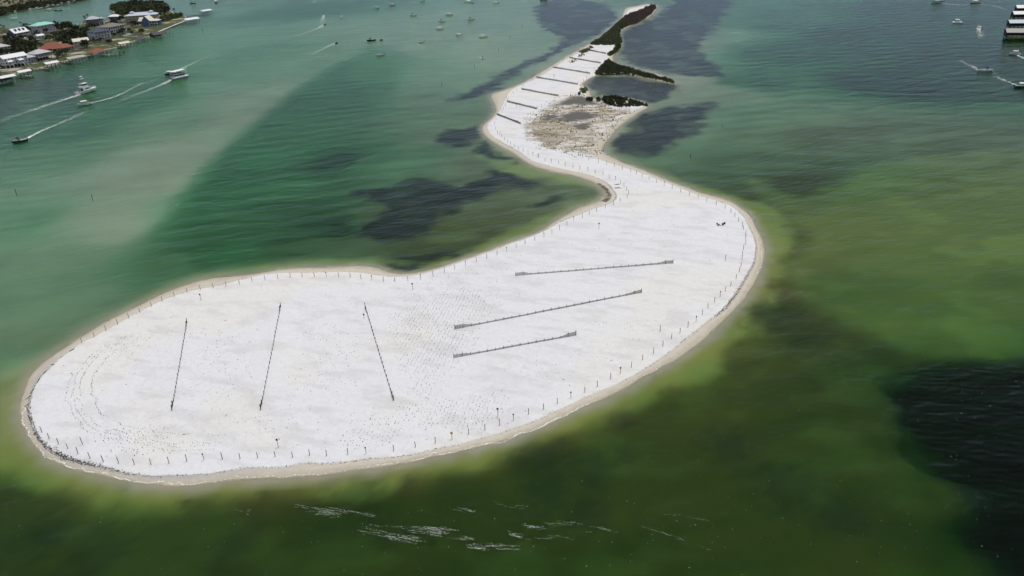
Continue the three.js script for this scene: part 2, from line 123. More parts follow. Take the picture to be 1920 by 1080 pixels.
// ---------- terrain: sea bed and island are one height field, split along the shore ----------
const shoreF = field(shore, -175, 275, -1030, -90, 1.3), dryF = field(dry, -175, 275, -1030, -90, 1.3), marshF = field(marsh, -20, 140, -620, -320, 1.3);
const grassBox = seagrass.map((p) => bounds(p, 14));
function grassCover(x, z) {
  const wx = x + (fbm(x * 0.09, z * 0.09, 3) - 0.5) * 16 + (fbm(x * 0.4, z * 0.4, 3) - 0.5) * 4, wz = z + (fbm(x * 0.09 + 40, z * 0.09, 3) - 0.5) * 16; let c = 0;
  for (let k = 0; k < seagrass.length; k++) { const b = grassBox[k]; if (wx < b[0] || wx > b[1] || wz < b[2] || wz > b[3]) continue; c = Math.max(c, step(-4, 4, signed(seagrass[k], wx, wz))); }
  c *= 0.8 + 0.2 * step(0.3, 0.5, fbm(x * 0.06, z * 0.045, 4));
  if (x > 45 && z > -230) c = Math.max(c, 0.97 * step(-4, 5, signed(deepWeed, wx * 0.6 + x * 0.4, wz * 0.6 + z * 0.4)));
  for (const [a, b, r] of weedPatches) { const d = Math.hypot(x - a, (z - b) * 0.8); if (d < r * 2.8) c = Math.max(c, 0.42 * step(r * 1.8, r * 0.2, d + (fbm(x * 0.5, z * 0.5, 3) - 0.5) * r * 1.6)); }
  return c;
}
const fences = [   // [from, to, posts, exposed height in the middle, buried-dune height]
  ...[[[-102.1,-221.6],[-89.1,-172.6]], [[-74.5,-229],[-65.7,-170.7]], [[-46.8,-225.5],[-31.8,-171.7]]].map((l) => ({ l, n: 24, low: 0.28, dune: 0.3 })),
  ...[[[1.5,-243.4],[55.3,-246.7]], [[-17.6,-208],[41,-225.8]], [[-17.2,-191.4],[17.8,-200.7]]].map((l, i) => ({ l, n: [22, 25, 16][i], low: 0.5, dune: 0.28 })),
  ...[[[-3.5,-469.9],[9.7,-444.7]], [[3.1,-501.8],[20.7,-478]], [[13.3,-535.4],[35.9,-509.2]], [[25.1,-571.3],[51.4,-542.1]], [[39.2,-605.4],[63.4,-575.6]], [[54.7,-641],[75.5,-612.3]], [[73.4,-669.8],[84.6,-651.3]]].map((l) => ({ l, n: 16, low: 1.0, dune: 0.1 })),
];
function landHeight(x, z, dW, dD) {
  if (dD < 0) return 0.33 * dW / Math.max(0.3, dW - dD);
  let h = 0.35 + 0.32 * (1 - Math.exp(-dD / 14)) + (fbm(x * 0.06, z * 0.06, 4) - 0.5) * 0.22 * step(0, 8, dD) + (noise(x * 0.45, z * 0.45) - 0.5) * 0.05 * step(0, 3, dD);
  for (const f of fences) { const d2 = segDist2(x, z, f.l[0], f.l[1]); if (d2 < 120) h += f.dune * Math.exp(-d2 / 14); }
  const m = marshF(x, z); if (m > -6) h -= 0.28 * step(-6, 4, m);
  return Math.max(0.06, h);
}
function ground(x, z) {
  const dW = shoreF(x, z);
  if (dW >= 0) return landHeight(x, z, dW, dryF(x, z));
  const d = -dW, raw0 = dredged(x, z, depthAt(x, z)), deep = raw0 * lerp(0.62, 0.36, stainAt(x, z) * step(7.4, 6.2, raw0)) * (0.87 + 0.26 * fbm(x * 0.03 + 5, z * 0.045, 4)) * (1 + 0.11 * Math.sin((x * 0.22 + z * 0.975) * 0.42 + 9 * fbm(x * 0.018, z * 0.018, 3)) * step(0.35, 0.6, fbm(x * 0.012 + 3, z * 0.012, 3))), near = 0.07 * d + 0.009 * d * d;
  const k = 0.8, q = clamp(0.5 + 0.5 * (deep - near) / k), m = lerp(deep, near, q) - k * q * (1 - q);   // smooth minimum
  return -Math.max(Math.min(0.02 * d, 0.08), m);
}
function lines(list) { const out = [list[0][0]]; for (const [a, b, s] of list) { const n = Math.max(1, Math.round((b - a) / s)); for (let i = 1; i <= n; i++) out.push(a + (b - a) * i / n); } return out; }
const gx = lines([[-7000, -1600, 900], [-1600, -560, 26], [-560, -300, 6], [-300, -136, 2.7], [-136, 108, 1.55], [108, 230, 2.6], [230, 600, 9], [600, 1400, 40], [1400, 7000, 900]]);
const gz = lines([[-7000, -2000, 700], [-2000, -1050, 19], [-1050, -760, 5], [-760, -470, 3], [-470, -112, 1.55], [-112, -60, 6], [-60, 300, 60], [300, 5000, 800]]);
const NX = gx.length, NZ = gz.length;
const pos = new Float32Array(NX * NZ * 3), colr = new Float32Array(NX * NZ * 3);
const SAND_BED = [0.58, 0.56, 0.45], SHELF_BED = [0.31, 0.315, 0.08], MUD_BED = [0.098, 0.083, 0.009], GRASS_BED = [0.018, 0.022, 0.018], WET_BED = [0.45, 0.41, 0.31];
function bedColor(x, z) {
  const d = -shoreF(x, z), s = clamp(stainAt(x, z) * 1.12 + (fbm(x * 0.04, z * 0.06, 4) - 0.5) * 0.35);
  let c = mix3(SAND_BED, mix3(SHELF_BED, MUD_BED, algaeMat(x, z)), s);
  const streak = fbm(x * 0.035 + 9 + z * 0.02, z * 0.045, 4); c = mix3(c, [c[0] * 0.62, c[1] * 0.66, c[2] * 0.6], step(0.5, 0.76, streak) * (0.2 + 0.3 * s));
  const g = grassCover(x, z); if (g > 0) c = mix3(c, GRASS_BED, g);
  return mix3(WET_BED, c, step(0.5, 5, d + (noise(x * 0.3, z * 0.3) - 0.5) * 2));
}
for (let j = 0, o = 0; j < NZ; j++) for (let i = 0; i < NX; i++, o += 3) {
  const x = gx[i], z = gz[j], h = ground(x, z); pos[o] = x; pos[o + 1] = h; pos[o + 2] = z;
  const c = h < 0.05 ? bedColor(x, z) : WET_BED;
  colr.set(c, o);
}
const ids = { seabed: [], near: [], far: [] };
for (let j = 0; j < NZ - 1; j++) for (let i = 0; i < NX - 1; i++) {
  const a = j * NX + i, b = a + 1, c = a + NX, d = c + 1, hi = Math.max(pos[a * 3 + 1], pos[b * 3 + 1], pos[c * 3 + 1], pos[d * 3 + 1]);
  (hi > -0.06 ? (gz[j] >= -470 ? ids.near : ids.far) : ids.seabed).push(a, c, b, b, c, d);
}
const full = raw(pos, [...ids.seabed.slice(0, 3)]);   // normals are taken over the whole field so that the split leaves no crease
{ const all = new Uint32Array((NX - 1) * (NZ - 1) * 6); let k = 0; for (const l of [ids.seabed, ids.near, ids.far]) for (const v of l) all[k++] = v; full.setIndex(new THREE.BufferAttribute(all, 1)); full.computeVertexNormals(); }
function piece(list, uvBox, withColor) {
  const map = new Map(), p = [], n = [], c = [], u = [], idx = [], N = full.attributes.normal.array;
  for (const v of list) {
    let k = map.get(v);
    if (k === undefined) { k = map.size; map.set(v, k); p.push(pos[v * 3], pos[v * 3 + 1], pos[v * 3 + 2]); n.push(N[v * 3], N[v * 3 + 1], N[v * 3 + 2]); if (withColor) c.push(colr[v * 3], colr[v * 3 + 1], colr[v * 3 + 2]); u.push((pos[v * 3] - uvBox[0]) / (uvBox[1] - uvBox[0]), (pos[v * 3 + 2] - uvBox[2]) / (uvBox[3] - uvBox[2])); }
    idx.push(k);
  }
  const g = new THREE.BufferGeometry(); g.setAttribute('position', new THREE.Float32BufferAttribute(p, 3)); g.setAttribute('normal', new THREE.Float32BufferAttribute(n, 3)); g.setAttribute('uv', new THREE.Float32BufferAttribute(u, 2)); if (withColor) g.setAttribute('color', new THREE.Float32BufferAttribute(c, 3)); g.setIndex(idx); return g;
}
top('seabed', piece(ids.seabed, [0, 20, 0, 20], true), new THREE.MeshStandardMaterial({ vertexColors: true, roughness: 1 }), 'sandy bay bed with dark seagrass beds seen through the water', 'seabed', undefined, 'structure');

// colour of the sand at a place: dry quartz sand, damp and wet beach, marsh mud and marsh grass litter
function sandColor(x, z) {
  const wob = (fbm(x * 0.35, z * 0.35, 3) - 0.5) * 1.6, dW = shoreF(x, z), dD = dryF(x, z) + wob * step(-1, 4, dW) * 0.6;
  const grain = 0.94 + 0.10 * noise(x * 3.7, z * 3.7) + 0.09 * (fbm(x * 0.9, z * 0.9, 3) - 0.5);
  const warm = fbm(x * 0.035 + 3, z * 0.035, 4), drift = fbm(x * 0.11 + z * 0.05, z * 0.3 - x * 0.12, 4);
  let c = mix3([0.68, 0.69, 0.72], [0.69, 0.685, 0.67], step(0.42, 0.62, warm)); c = mix3(c, [0.57, 0.565, 0.575], step(0.45, 0.75, drift) * 0.6); c = mix3(c, [0.42, 0.40, 0.37], step(0.72, 0.9, noise(x * 1.3 + 9, z * 1.3)) * step(0.5, 0.7, fbm(x * 0.08, z * 0.08 + 4, 3)) * 0.18);
  const t = clamp(dW / Math.max(0.4, dW - dD));
  if (dD < 0.35) {
    const band = fbm(x * 0.5, z * 0.5, 3), grey = step(-40, -85, x) * step(-220, -190, z);
    let w = mix3(mix3([0.44, 0.40, 0.32], [0.54, 0.50, 0.43], step(0.05, 0.7, t + (band - 0.5) * 0.5)), [0.42, 0.40, 0.375], grey * step(0.15, 0.6, t));
    c = mix3(w, c, step(-0.15, 0.35, dD));
  }
  const m = marshF(x, z);
  if (m > -9) {
    const mm = step(-3, 5, m + (fbm(x * 0.16, z * 0.16, 3) - 0.5) * 12);
    let g = mix3([0.43, 0.395, 0.335], [0.31, 0.265, 0.19], step(0.42, 0.62, fbm(x * 0.22, z * 0.5, 4)));
    g = mix3(g, [0.62, 0.60, 0.57], step(0.52, 0.66, fbm(x * 0.13 + 20, z * 0.3, 4)) * 0.85);
    for (const p of mudPools) { const d = signed(p, x, z); if (d > -8) g = mix3(g, [0.105, 0.105, 0.10], step(-3.5, 2, d + (fbm(x * 0.25, z * 0.4, 4) - 0.5) * 9)); }
    { const d = signed(brownFlat, x, z); if (d > -10) g = mix3(g, [0.2, 0.16, 0.09], 0.55 * step(-5, 3, d + (fbm(x * 0.25, z * 0.6, 4) - 0.55) * 16)); }
    const s = noise(x * 1.9, z * 1.9) * noise(x * 0.8 + 3, z * 0.8); g = mix3(g, [0.12, 0.105, 0.06], step(0.36, 0.5, s) * 0.4);
    c = mix3(c, g, mm);
  }
  return [c[0] * grain, c[1] * grain, c[2] * grain];
}
const toByte = (v) => Math.round(255 * clamp(v <= 0.0031308 ? v * 12.92 : 1.055 * Math.pow(v, 1 / 2.4) - 0.055));
function sandMap(bx, W, H) {
  const d = new Uint8Array(W * H * 4);
  for (let j = 0; j < H; j++) for (let i = 0; i < W; i++) {
    const x = lerp(bx[0], bx[1], (i + 0.5) / W), z = lerp(bx[2], bx[3], (j + 0.5) / H), o = (j * W + i) * 4;
    const dw = shoreF(x, z), c = dw > 0.6 ? sandColor(x, z) : dw > -5 ? mix3(bedColor(x, z), sandColor(x, z), step(-0.6, 0.6, dw)) : WET_BED; d[o] = toByte(c[0]); d[o + 1] = toByte(c[1]); d[o + 2] = toByte(c[2]); d[o + 3] = 255;
  }
  const t = new THREE.DataTexture(d, W, H); t.colorSpace = THREE.SRGBColorSpace; t.magFilter = THREE.LinearFilter; t.minFilter = THREE.LinearMipmapLinearFilter; t.generateMipmaps = true; t.anisotropy = 8; t.needsUpdate = true; return t;
}
const sandBump = (() => { const N = 512, d = new Uint8Array(N * N * 4); const per = (x, z, f) => { const a = Math.floor(x * f), b = Math.floor(z * f), u = x * f - a, w = z * f - b, k = (i, j) => hash(((i % f) + f) % f + f * 7, ((j % f) + f) % f), s = u * u * (3 - 2 * u), t = w * w * (3 - 2 * w); return lerp(lerp(k(a, b), k(a + 1, b), s), lerp(k(a, b + 1), k(a + 1, b + 1), s), t); };
  for (let j = 0; j < N; j++) for (let i = 0; i < N; i++) { const u = i / N, w = j / N, v = 0.4 * per(u, w, 12) + 0.35 * per(u, w, 29) + 0.25 * per(u, w, 64), b = Math.round(255 * v); d.set([b, b, b, 255], (j * N + i) * 4); }
  const t = new THREE.DataTexture(d, N, N); t.wrapS = t.wrapT = THREE.RepeatWrapping; t.magFilter = THREE.LinearFilter; t.needsUpdate = true; return t; })();
function sandMaterial(bx, W, H) { const b = sandBump.clone(); b.repeat.set((bx[1] - bx[0]) / 16, (bx[3] - bx[2]) / 16); b.needsUpdate = true; return new THREE.MeshStandardMaterial({ map: sandMap(bx, W, H), roughness: 0.95, bumpMap: b, bumpScale: 0.12 }); }
const nearBox = [-142, 112, -474, -118], farBox = [-40, 232, -1016, -468];
top('sand_island', piece(ids.near, nearBox), sandMaterial(nearBox, 1560, 1900), 'broad white sand island with tan wet beach rim', 'island', undefined, 'structure');
top('sand_spit', piece(ids.far, farBox), sandMaterial(farBox, 1000, 1700), 'narrow white sand spit tapering to a scrub covered point', 'sand spit', undefined, 'structure');

// ---------- water: a real body of water over the bed, coloured by its own thickness ----------
const waterBump = (() => {
  const N = 1024, d = new Uint8Array(N * N * 4), f = new Float32Array(N * N), r = rng(11);
  const waves = []; for (let k = 0; k < 110; k++) { const n = Math.round(7 + 75 * Math.pow(r(), 1.5)), a = Math.PI / 2 + 0.22 + (r() - 0.5) * 1.5; waves.push([Math.round(n * Math.cos(a)), Math.round(n * Math.sin(a)), r() * 6.283, Math.pow(n, -0.85)]); }
  const sn = new Float32Array(N); for (let i = 0; i < N; i++) sn[i] = Math.sin(2 * Math.PI * i / N);
  let lo = 1e9, hi = -1e9;
  for (let j = 0; j < N; j++) for (let i = 0; i < N; i++) { let v = 0; for (const [p, q, ph, am] of waves) v += am * sn[(((p * i + q * j) % N) + N + Math.round(ph * 163)) % N]; f[j * N + i] = v; lo = Math.min(lo, v); hi = Math.max(hi, v); }
  for (let k = 0; k < N * N; k++) { const b = Math.round(255 * (f[k] - lo) / (hi - lo)); d.set([b, b, b, 255], k * 4); }
  const t = new THREE.DataTexture(d, N, N); t.wrapS = t.wrapT = THREE.RepeatWrapping; t.magFilter = THREE.LinearFilter; t.minFilter = THREE.LinearMipmapLinearFilter; t.generateMipmaps = true; t.needsUpdate = true; t.repeat.set(14000 / 130, 14000 / 130); return t;
})();
const waterGeo = new THREE.PlaneGeometry(14000, 14000).rotateX(-Math.PI / 2); waterGeo.translate(0, 0, -1000);
top('bay_water', waterGeo, new THREE.MeshPhysicalMaterial({ color: 0xffffff, transmission: 1, thickness: 1, ior: 1.2, roughness: 0.16, attenuationColor: rgb(0.70, 0.868, 0.775), attenuationDistance: 1, bumpMap: waterBump, bumpScale: 0.6 }), 'rippled green and teal bay water', 'water', undefined, 'structure');

// ---------- things on the sand ----------
const UP = new THREE.Vector3(0, 1, 0), M4 = () => new THREE.Matrix4();
function stuff(name, geo, m, mats, cols, label, category) {
  const o = new THREE.InstancedMesh(geo, m, mats.length); mats.forEach((k, i) => o.setMatrixAt(i, k)); if (cols) cols.forEach((c, i) => o.setColorAt(i, c));
  o.name = numbered(name); shade(o); scene.add(o); return tag(o, label, category, undefined, 'stuff');
}
function placed(x, y, z, ry, sx = 1, sy = sx, sz = sx, tilt = 0) { return M4().compose(new THREE.Vector3(x, y, z), new THREE.Quaternion().setFromEuler(new THREE.Euler(tilt, ry, tilt * 0.6)), new THREE.Vector3(sx, sy, sz)); }
const fenceWood = mat(0.08, 0.067, 0.057, 0.95), wood = mat(0.17, 0.145, 0.12, 0.9), greyWood = mat(0.23, 0.21, 0.19, 0.92), darkWood = mat(0.075, 0.063, 0.052, 0.9), paleWood = mat(0.38, 0.35, 0.30, 0.9);
const signDark = mat(0.05, 0.05, 0.05, 0.6), signYellow = mat(0.75, 0.5, 0.06, 0.5), signRed = mat(0.42, 0.09, 0.06, 0.5), white = mat(0.78, 0.78, 0.77, 0.45), trimWhite = mat(0.72, 0.72, 0.71, 0.6);

const rimPlaces = [[-106.1,-157.4, 'below the tracked blunt end of the island'], [-57.1,-151.9, 'on the near beach before the yellow sign'], [1,-163.3, 'between the yellow sign and the red sign'], [42.9,-194.5, 'beyond the red sign toward the rounded end'], [83.6,-260.6, 'round the rounded end near the weed clump'], [72.7,-322.3, 'on the shore leading to the marsh'], [48.5,-364, 'on the shore leading to the marsh'], [28.4,-365.8, 'on the narrow neck beside the marsh'], [49.8,-329.5, 'round the driftwood cove'], [24.4,-292.8, 'on the seagrass lagoon shore'], [-14.6,-256.9, 'on the seagrass lagoon shore'], [-66.5,-252.2, 'facing the dark channel'], [-121.4,-231.3, 'facing the pale sandbar']];
const rimPlace = (x, z) => rimPlaces.reduce((a, p) => { const d = Math.hypot(p[0] - x, p[1] - z); return d < a[0] ? [d, p[2]] : a; }, [1e9, ''])[1];
// posts round the rim: a round timber with a chamfered top
const postGeo = new THREE.LatheGeometry([[0, -0.5], [0.085, -0.5], [0.085, 1.78], [0.07, 1.88], [0, 1.92]].map((p) => new THREE.Vector2(...p)), 8);
const postSpots = [[-122.8,-169],[-119.7,-166.5],[-116.4,-163.6],[-112.9,-161.1],[-109.6,-159],[-106,-156.6],[-102.2,-154.6],[-98.4,-153.1],[-94.4,-152.2],[-90.3,-151.3],[-86.3,-151],[-82.1,-151],[-78.1,-151.5],[-69.8,-151.6],[-65.6,-151.4],[-61.5,-151.5],[-57.4,-151.5],[-53.2,-151],[-49.3,-151.4],[-45.2,-150.8],[-40.3,-151.1],[-29.6,-151.4],[-24.6,-152.4],[-20,-153.6],[-12.2,-156.3],[-8.3,-157.7],[-4.7,-159.3],[2.5,-163.3],[6.3,-165.1],[9.9,-167.1],[17.3,-171.7],[20.8,-174.1],[24.7,-177.3],[31,-182.5],[34.6,-186],[38.1,-189.1],[41.4,-192.6],[44.6,-196.5],[47.7,-199.6],[50.7,-202.7],[56.6,-209.9],[59.2,-213.6],[62.2,-217.5],[67.3,-224.4],[70,-228],[73.2,-233.2],[75.5,-237.9],[77.2,-241.9],[79,-247],[80.3,-250.9],[82.1,-256],[84.1,-260.4],[85.6,-265.6],[86.6,-269.1],[87.3,-274.5],[87.8,-277.4],[87.7,-282.4],[87.7,-287.5],[87.4,-292.3],[86.3,-296.7],[84,-301.3],[81.2,-305.9],[78.8,-310.5],[76,-314.2],[73.3,-318.7],[70.7,-323.3],[65.7,-332.7],[63.2,-336.8],[60.8,-341],[58.9,-345.2],[56.9,-349.1],[53.8,-353.6],[50.8,-358.6],[47.7,-362.5],[44.3,-366.5],[40.2,-370.8],[37.7,-375.6],[36,-378.6],[16.1,-378.6],[19.2,-372.7],[22.1,-370.5],[25.4,-367.3],[28.2,-363.4],[31.5,-359.5],[34.5,-356.9],[40.8,-349.8],[44,-346.9],[46.2,-341.9],[50,-333.8],[50.9,-329.3],[51.3,-324.3],[51.3,-319.5],[50.1,-314.9],[46.6,-310.9],[43.4,-307.5],[39.6,-304.3],[35.7,-301.2],[32.4,-298],[29.3,-294.9],[22.6,-287.8],[19.4,-283.8],[16.2,-279.9],[9.4,-274],[5.7,-271.2],[2.3,-267.9],[-4.7,-262.5],[-8.4,-259.9],[-12.1,-257.3],[-19.5,-252.1],[-23,-249.7],[-26.7,-247.1],[-35.1,-244.7],[-39.5,-244.4],[-43.5,-245.3],[-51.5,-248],[-55.5,-250],[-59.7,-250.8],[-68.3,-251.9],[-72.6,-252.1],[-76.8,-252.4],[-81,-251.9],[-85.3,-251.3],[-89.6,-250.7],[-93.6,-249.1],[-97.9,-248.1],[-102,-247.2],[-106.1,-246.2],[-110.1,-244.6],[-113.5,-242],[-116.4,-238.9],[-118.6,-235.3],[-120.9,-231.4],[-122.9,-227.6],[-124.7,-223.5],[-126.8,-219.8],[-128.8,-216.1],[-131,-212.6]];
const farPosts = [[-2.2,-424.7],[-1.2,-420.1],[0.2,-414.1],[1.8,-409.1],[3.2,-404.8],[5,-400.4],[6.9,-394.2],[9.2,-390.9],[11.5,-385.8],[-3.4,-427.1],[-4.4,-436.9],[-5,-448.1],[-4.2,-457.7],[-0.5,-476.3],[0.5,-482.9],[1.8,-491],[2.9,-509.7],[3.9,-509.5],[7.4,-525.8],[10.1,-533.3],[14.7,-544],[21.6,-565.3],[28,-582.6],[34.4,-598.9],[45.1,-624.9],[49.5,-633.8],[57.4,-652.7],[82.7,-624.2],[79.6,-616.1],[67.9,-587.7],[59.6,-561],[56.5,-552.7]];
const marshPosts = [[37.5,-385.5],[39.4,-390.8],[41.2,-395.3],[43.7,-400.8],[46.1,-407.4],[48.6,-414.3],[50.9,-420.3],[53.3,-426.5],[56.5,-433.8],[62.1,-444.5]];
const tallPosts = [[-106.6,-160.3],[42.2,-200.9],[73.5,-247.5]];
{
  const r = rng(5); let first;
  const put = (list, base, group, sy) => { first = null; for (const [x, z] of list) { const label = base.endsWith('post') ? base + ' ' + rimPlace(x, z) : base; const y = ground(x, z) - 0.02, s = sy * (0.88 + r() * 0.22);
    if (!first) { first = top('wooden_post', postGeo, greyWood, label, 'post', group); first.position.set(x, y, z); first.scale.set(1, s, 1); } else copy(first, x, y, z, r() * 6, label).scale.set(0.95 + r() * 0.15, s, 0.95 + r() * 0.15); const o = scene.children[scene.children.length - 1]; o.rotation.z = (r() - 0.5) * 0.11; o.rotation.x = (r() - 0.5) * 0.11; } };
  put(postSpots, 'slim weathered rim post', 'posts round the broad sand island', 1);
  put(farPosts, 'slim weathered wooden post along the edge of the fenced narrow sand spit', 'posts along the narrow sand spit', 1);
  put(marshPosts, 'short dark stake standing in the scrubby marsh flat', 'stakes in the marsh flat', 0.7);
  put(tallPosts, 'tall single wooden post standing inside the line of rim posts', 'tall posts inside the rim line', 1.22);
}
// posts that carry a small sign board
function signPost(x, z, h, w, board, label, group) {
  const t = thing('sign_post', label, 'sign', x, ground(x, z), z, -0.1, group);
  part(t, 'post', bar([0, -0.4, 0], [0, h, 0], 0.07, 0.06, 8), greyWood);
  const b = part(t, 'sign_board', rbox(w, w * 1.15, 0.05, 0.02, 0, h - w * 0.45, 0.08), board);
  part(b, 'bolt', new THREE.CylinderGeometry(0.02, 0.02, 0.02, 6).rotateX(Math.PI / 2).translate(0, h - w * 0.3, 0.11), trimWhite);
  return t;
}
for (const [x, z] of [[-74.1,-151.6],[-36,-150.9],[-1.3,-161.1],[13.5,-169.4],[53.8,-205.8],[64.8,-220.9],[68.3,-328.3],[37.8,-353.5],[48.5,-338.5],[25.6,-292],[13,-276.6],[-1.2,-264.9],[-15.8,-254.6],[-30.8,-245.1],[-47.6,-246.5],[-64,-251.3],[13.8,-382.6],[16.4,-379.5]]) signPost(x, z, 1.95, 0.36, signDark, 'rim post with small dark sign board ' + rimPlace(x, z), 'signed posts in the rim line');
for (const [x, z] of [[-57.5,-155],[-5.1,-163],[-103,-237.6],[-32.8,-237.3],[34.3,-282],[8.4,-484.9],[37.2,-566.3]]) signPost(x, z, 2.5, 0.5, signDark, 'taller post with dark sign board standing on open sand inside the rim', 'signs standing inside the rim line');
signPost(-16.1,-154.8, 2.1, 0.6, signYellow, 'rim post with a yellow sign board above the near beach');
signPost(27.6,-179.7, 2.0, 0.45, signRed, 'rim post with a small dull red sign board above the near beach');
signPost(-46.1,-218.2, 1.5, 0.5, signDark, 'low dark sign beside the end of a half buried sand fence');

// sand fences: posts with slatted bays; the bays stand free at the ends and are drifted over in between
{
  const labels = ['half buried sand fence near the blunt tracked end of the sand island', 'longest of the three half buried sand fences that run up and down the sand', 'half buried sand fence leaning across the planted rows of grass', 'sand fence with both ends free, running toward the dark weed clump', 'longest cross fence, drifted over in its middle, between two shorter cross fences', 'shortest cross fence, drifted over in its middle, closest to the signed beach'];
  fences.forEach((f, k) => {
    const [a, b] = f.l, L = Math.hypot(b[0] - a[0], b[1] - a[1]), n = k < 6 ? f.n : Math.max(6, Math.round(L / 3)), turn = Math.atan2(-(b[1] - a[1]), b[0] - a[0]), r = rng(100 + k), base = ground(a[0], a[1]);
    const t = thing('sand_fence', labels[k] ?? ['first', 'second', 'third', 'fourth', 'fifth', 'sixth', 'last'][k - 6] + ' slatted sand fence across the spit counting from the neck', 'fence', a[0], base, a[1], turn, k < 6 ? undefined : 'fences across the narrow spit');
    const gap = L / (n - 1), ex = [], yy = [];
    for (let i = 0; i < n; i++) { const u = i / (n - 1), e = Math.min(u, 1 - u) * (n - 1), w = step(0.6, 2.2, e); ex.push(lerp(1.15, f.low, w) * (0.85 + r() * 0.3)); yy.push(ground(lerp(a[0], b[0], u), lerp(a[1], b[1], u)) - base); }
    for (let i = 0; i < n; i++) part(t, 'post', bar([i * gap, yy[i] - 0.3, 0], [i * gap, yy[i] + ex[i] + (k < 3 ? 0.5 : 0.3), (r() - 0.5) * 0.14], 0.1, 0.085, 6), darkWood);
    for (let i = 0; i < n - 1; i++) {
      const s = [], m = Math.max(10, Math.round(gap / 0.11));
      for (let q = 0; q < m; q++) { const u = (q + 0.5) / m, h = lerp(ex[i], ex[i + 1], u) * (0.94 + r() * 0.1), y = lerp(yy[i], yy[i + 1], u); s.push(box(0.062, h + 0.3, 0.02, (i + u) * gap, y + h / 2 - 0.15, 0.05 + (r() - 0.5) * 0.02)); }
      for (const w of [0.3, 0.75]) s.push(bar([i * gap, yy[i] + ex[i] * w, 0.065], [(i + 1) * gap, yy[i + 1] + ex[i + 1] * w, 0.065], 0.012, 0.012, 4));
      part(t, 'slat_panel', merge(s), fenceWood);
    }
  });
}
// posts washed out and lying on the beach
for (const [ax, az, bx, bz] of [[-131.7,-209,-132.6,-207.9],[-134.3,-200.5,-133.4,-200.4],[-134.2,-196.8,-134,-195.4],[-133.9,-193.4,-133.4,-190.9],[-132.7,-187.6,-132.5,-185.5],[-131.7,-184.2,-132.5,-182.7],[-130.3,-180.3,-130.8,-179],[-130,-178.6,-127.7,-175.5],[-127.6,-174.8,-125.2,-171.5]].map((v) => v.flat())) {
  const t = top('fallen_post', bar([ax, ground(ax, az) + 0.09, az], [bx, ground(bx, bz) + 0.08, bz], 0.1, 0.085, 8), darkWood, 'washed out wooden post lying at the water edge of the blunt island end', 'post', 'fallen posts on the beach');
}
for (const [x, z, s, label] of [[48.4,-333, 1, 'dark weathered board lying on white sand nearer the spit'], [48,-328.4, 1.3, 'dark weathered board lying on white sand nearer the driftwood cove']]) {
  const t = thing('board', label, 'board', x, ground(x, z), z, 0.15); for (let k = 0; k < 3; k++) part(t, 'plank', box(1.8 * s, 0.06, 0.24, (k - 1) * 0.1, 0.05, (k - 1) * 0.27), darkWood); part(t, 'cleat', box(0.12, 0.06, 0.8, 0.4, 0.11, 0), darkWood);
}

// leafy shapes
function leafClump(seed, n, rad, leaf, flat = 1) {
  const r = rng(seed), p = [], v = new THREE.Vector3(), e = new THREE.Euler(), a = new THREE.Vector3();
  for (let k = 0; k < n; k++) {
    do v.set(r() * 2 - 1, r() * 2 - 1, r() * 2 - 1); while (v.lengthSq() > 1); v.multiplyScalar(rad * (0.55 + 0.45 * r())); v.y = v.y * flat + rad * flat * 0.8;
    e.set(r() * 6, r() * 6, r() * 6); const s = leaf * (0.6 + 0.8 * r());
    for (const [x, y] of [[-0.5, 0], [0, -0.9], [0.5, 0], [-0.5, 0], [0.5, 0], [0, 0.9]]) { a.set(x * s, y * s, 0).applyEuler(e).add(v); p.push(a.x, Math.max(0, a.y), a.z); }
  }
  return raw(p);
}
const leafMat = (r, g, b) => new THREE.MeshPhysicalMaterial({ color: rgb(r, g, b), roughness: 0.75, side: THREE.DoubleSide });
const bushMat = leafMat(1, 1, 1);
const GREENS = { mangrove: [0.046, 0.058, 0.02], scrub: [0.07, 0.088, 0.026], bright: [0.10, 0.13, 0.025], dead: [0.12, 0.09, 0.075], dry: [0.16, 0.14, 0.07], bank: [0.055, 0.066, 0.028] };
function thicket(name, poly, perM2, size, tint, label, seed, y0 = null) {
  const s = smooth(poly), b = bounds(s), r = rng(seed), n = Math.round((b[1] - b[0]) * (b[3] - b[2]) * perM2), ms = [], cs = [], geo = leafClump(seed + 3, 46, 1, 0.42, 0.8);
  for (let k = 0; k < n; k++) {
    const x = lerp(b[0], b[1], r()), z = lerp(b[2], b[3], r()), d = inside(s, x + (r() - 0.5) * 2, z + (r() - 0.5) * 2); if (!d) continue;
    const e = 0.55 + 0.75 * fbm(x * 0.12, z * 0.12, 3), q = size * (0.65 + 0.6 * r()) * e, c = mix3(GREENS[tint[0]], GREENS[tint[1]], clamp(fbm(x * 0.07 + seed, z * 0.07, 3) * 1.6 - 0.3)), j = 0.7 + 0.6 * r();
    ms.push(placed(x, (y0 ?? ground(x, z)) - 0.15, z, r() * 6, q, q * (0.8 + 0.5 * r()), q)); cs.push(rgb(c[0] * j, c[1] * j, c[2] * j));
  }
  return stuff(name, geo, bushMat, ms, cs, label, 'shrubs');
}
thicket('shrub_thicket', [[78.2,-700.4],[99.5,-693.5],[109.2,-754.8],[116.2,-779.2],[127.1,-803.8],[122.4,-828.3],[105.7,-776.1],[86.7,-722.1]], 0.85, 1.1, ['scrub', 'mangrove'], 'dense dark green shrubs where the fenced sand spit ends', 21);
thicket('dead_scrub', [[121.8,-824.6],[127,-800.1],[151.6,-849],[174.9,-924.7],[175.2,-939.5],[155.5,-904.4],[143.2,-882.2],[129.4,-853.6]], 0.85, 1.1, ['dead', 'dead'], 'brown dying scrub on the tip beyond the green shrubs', 22);
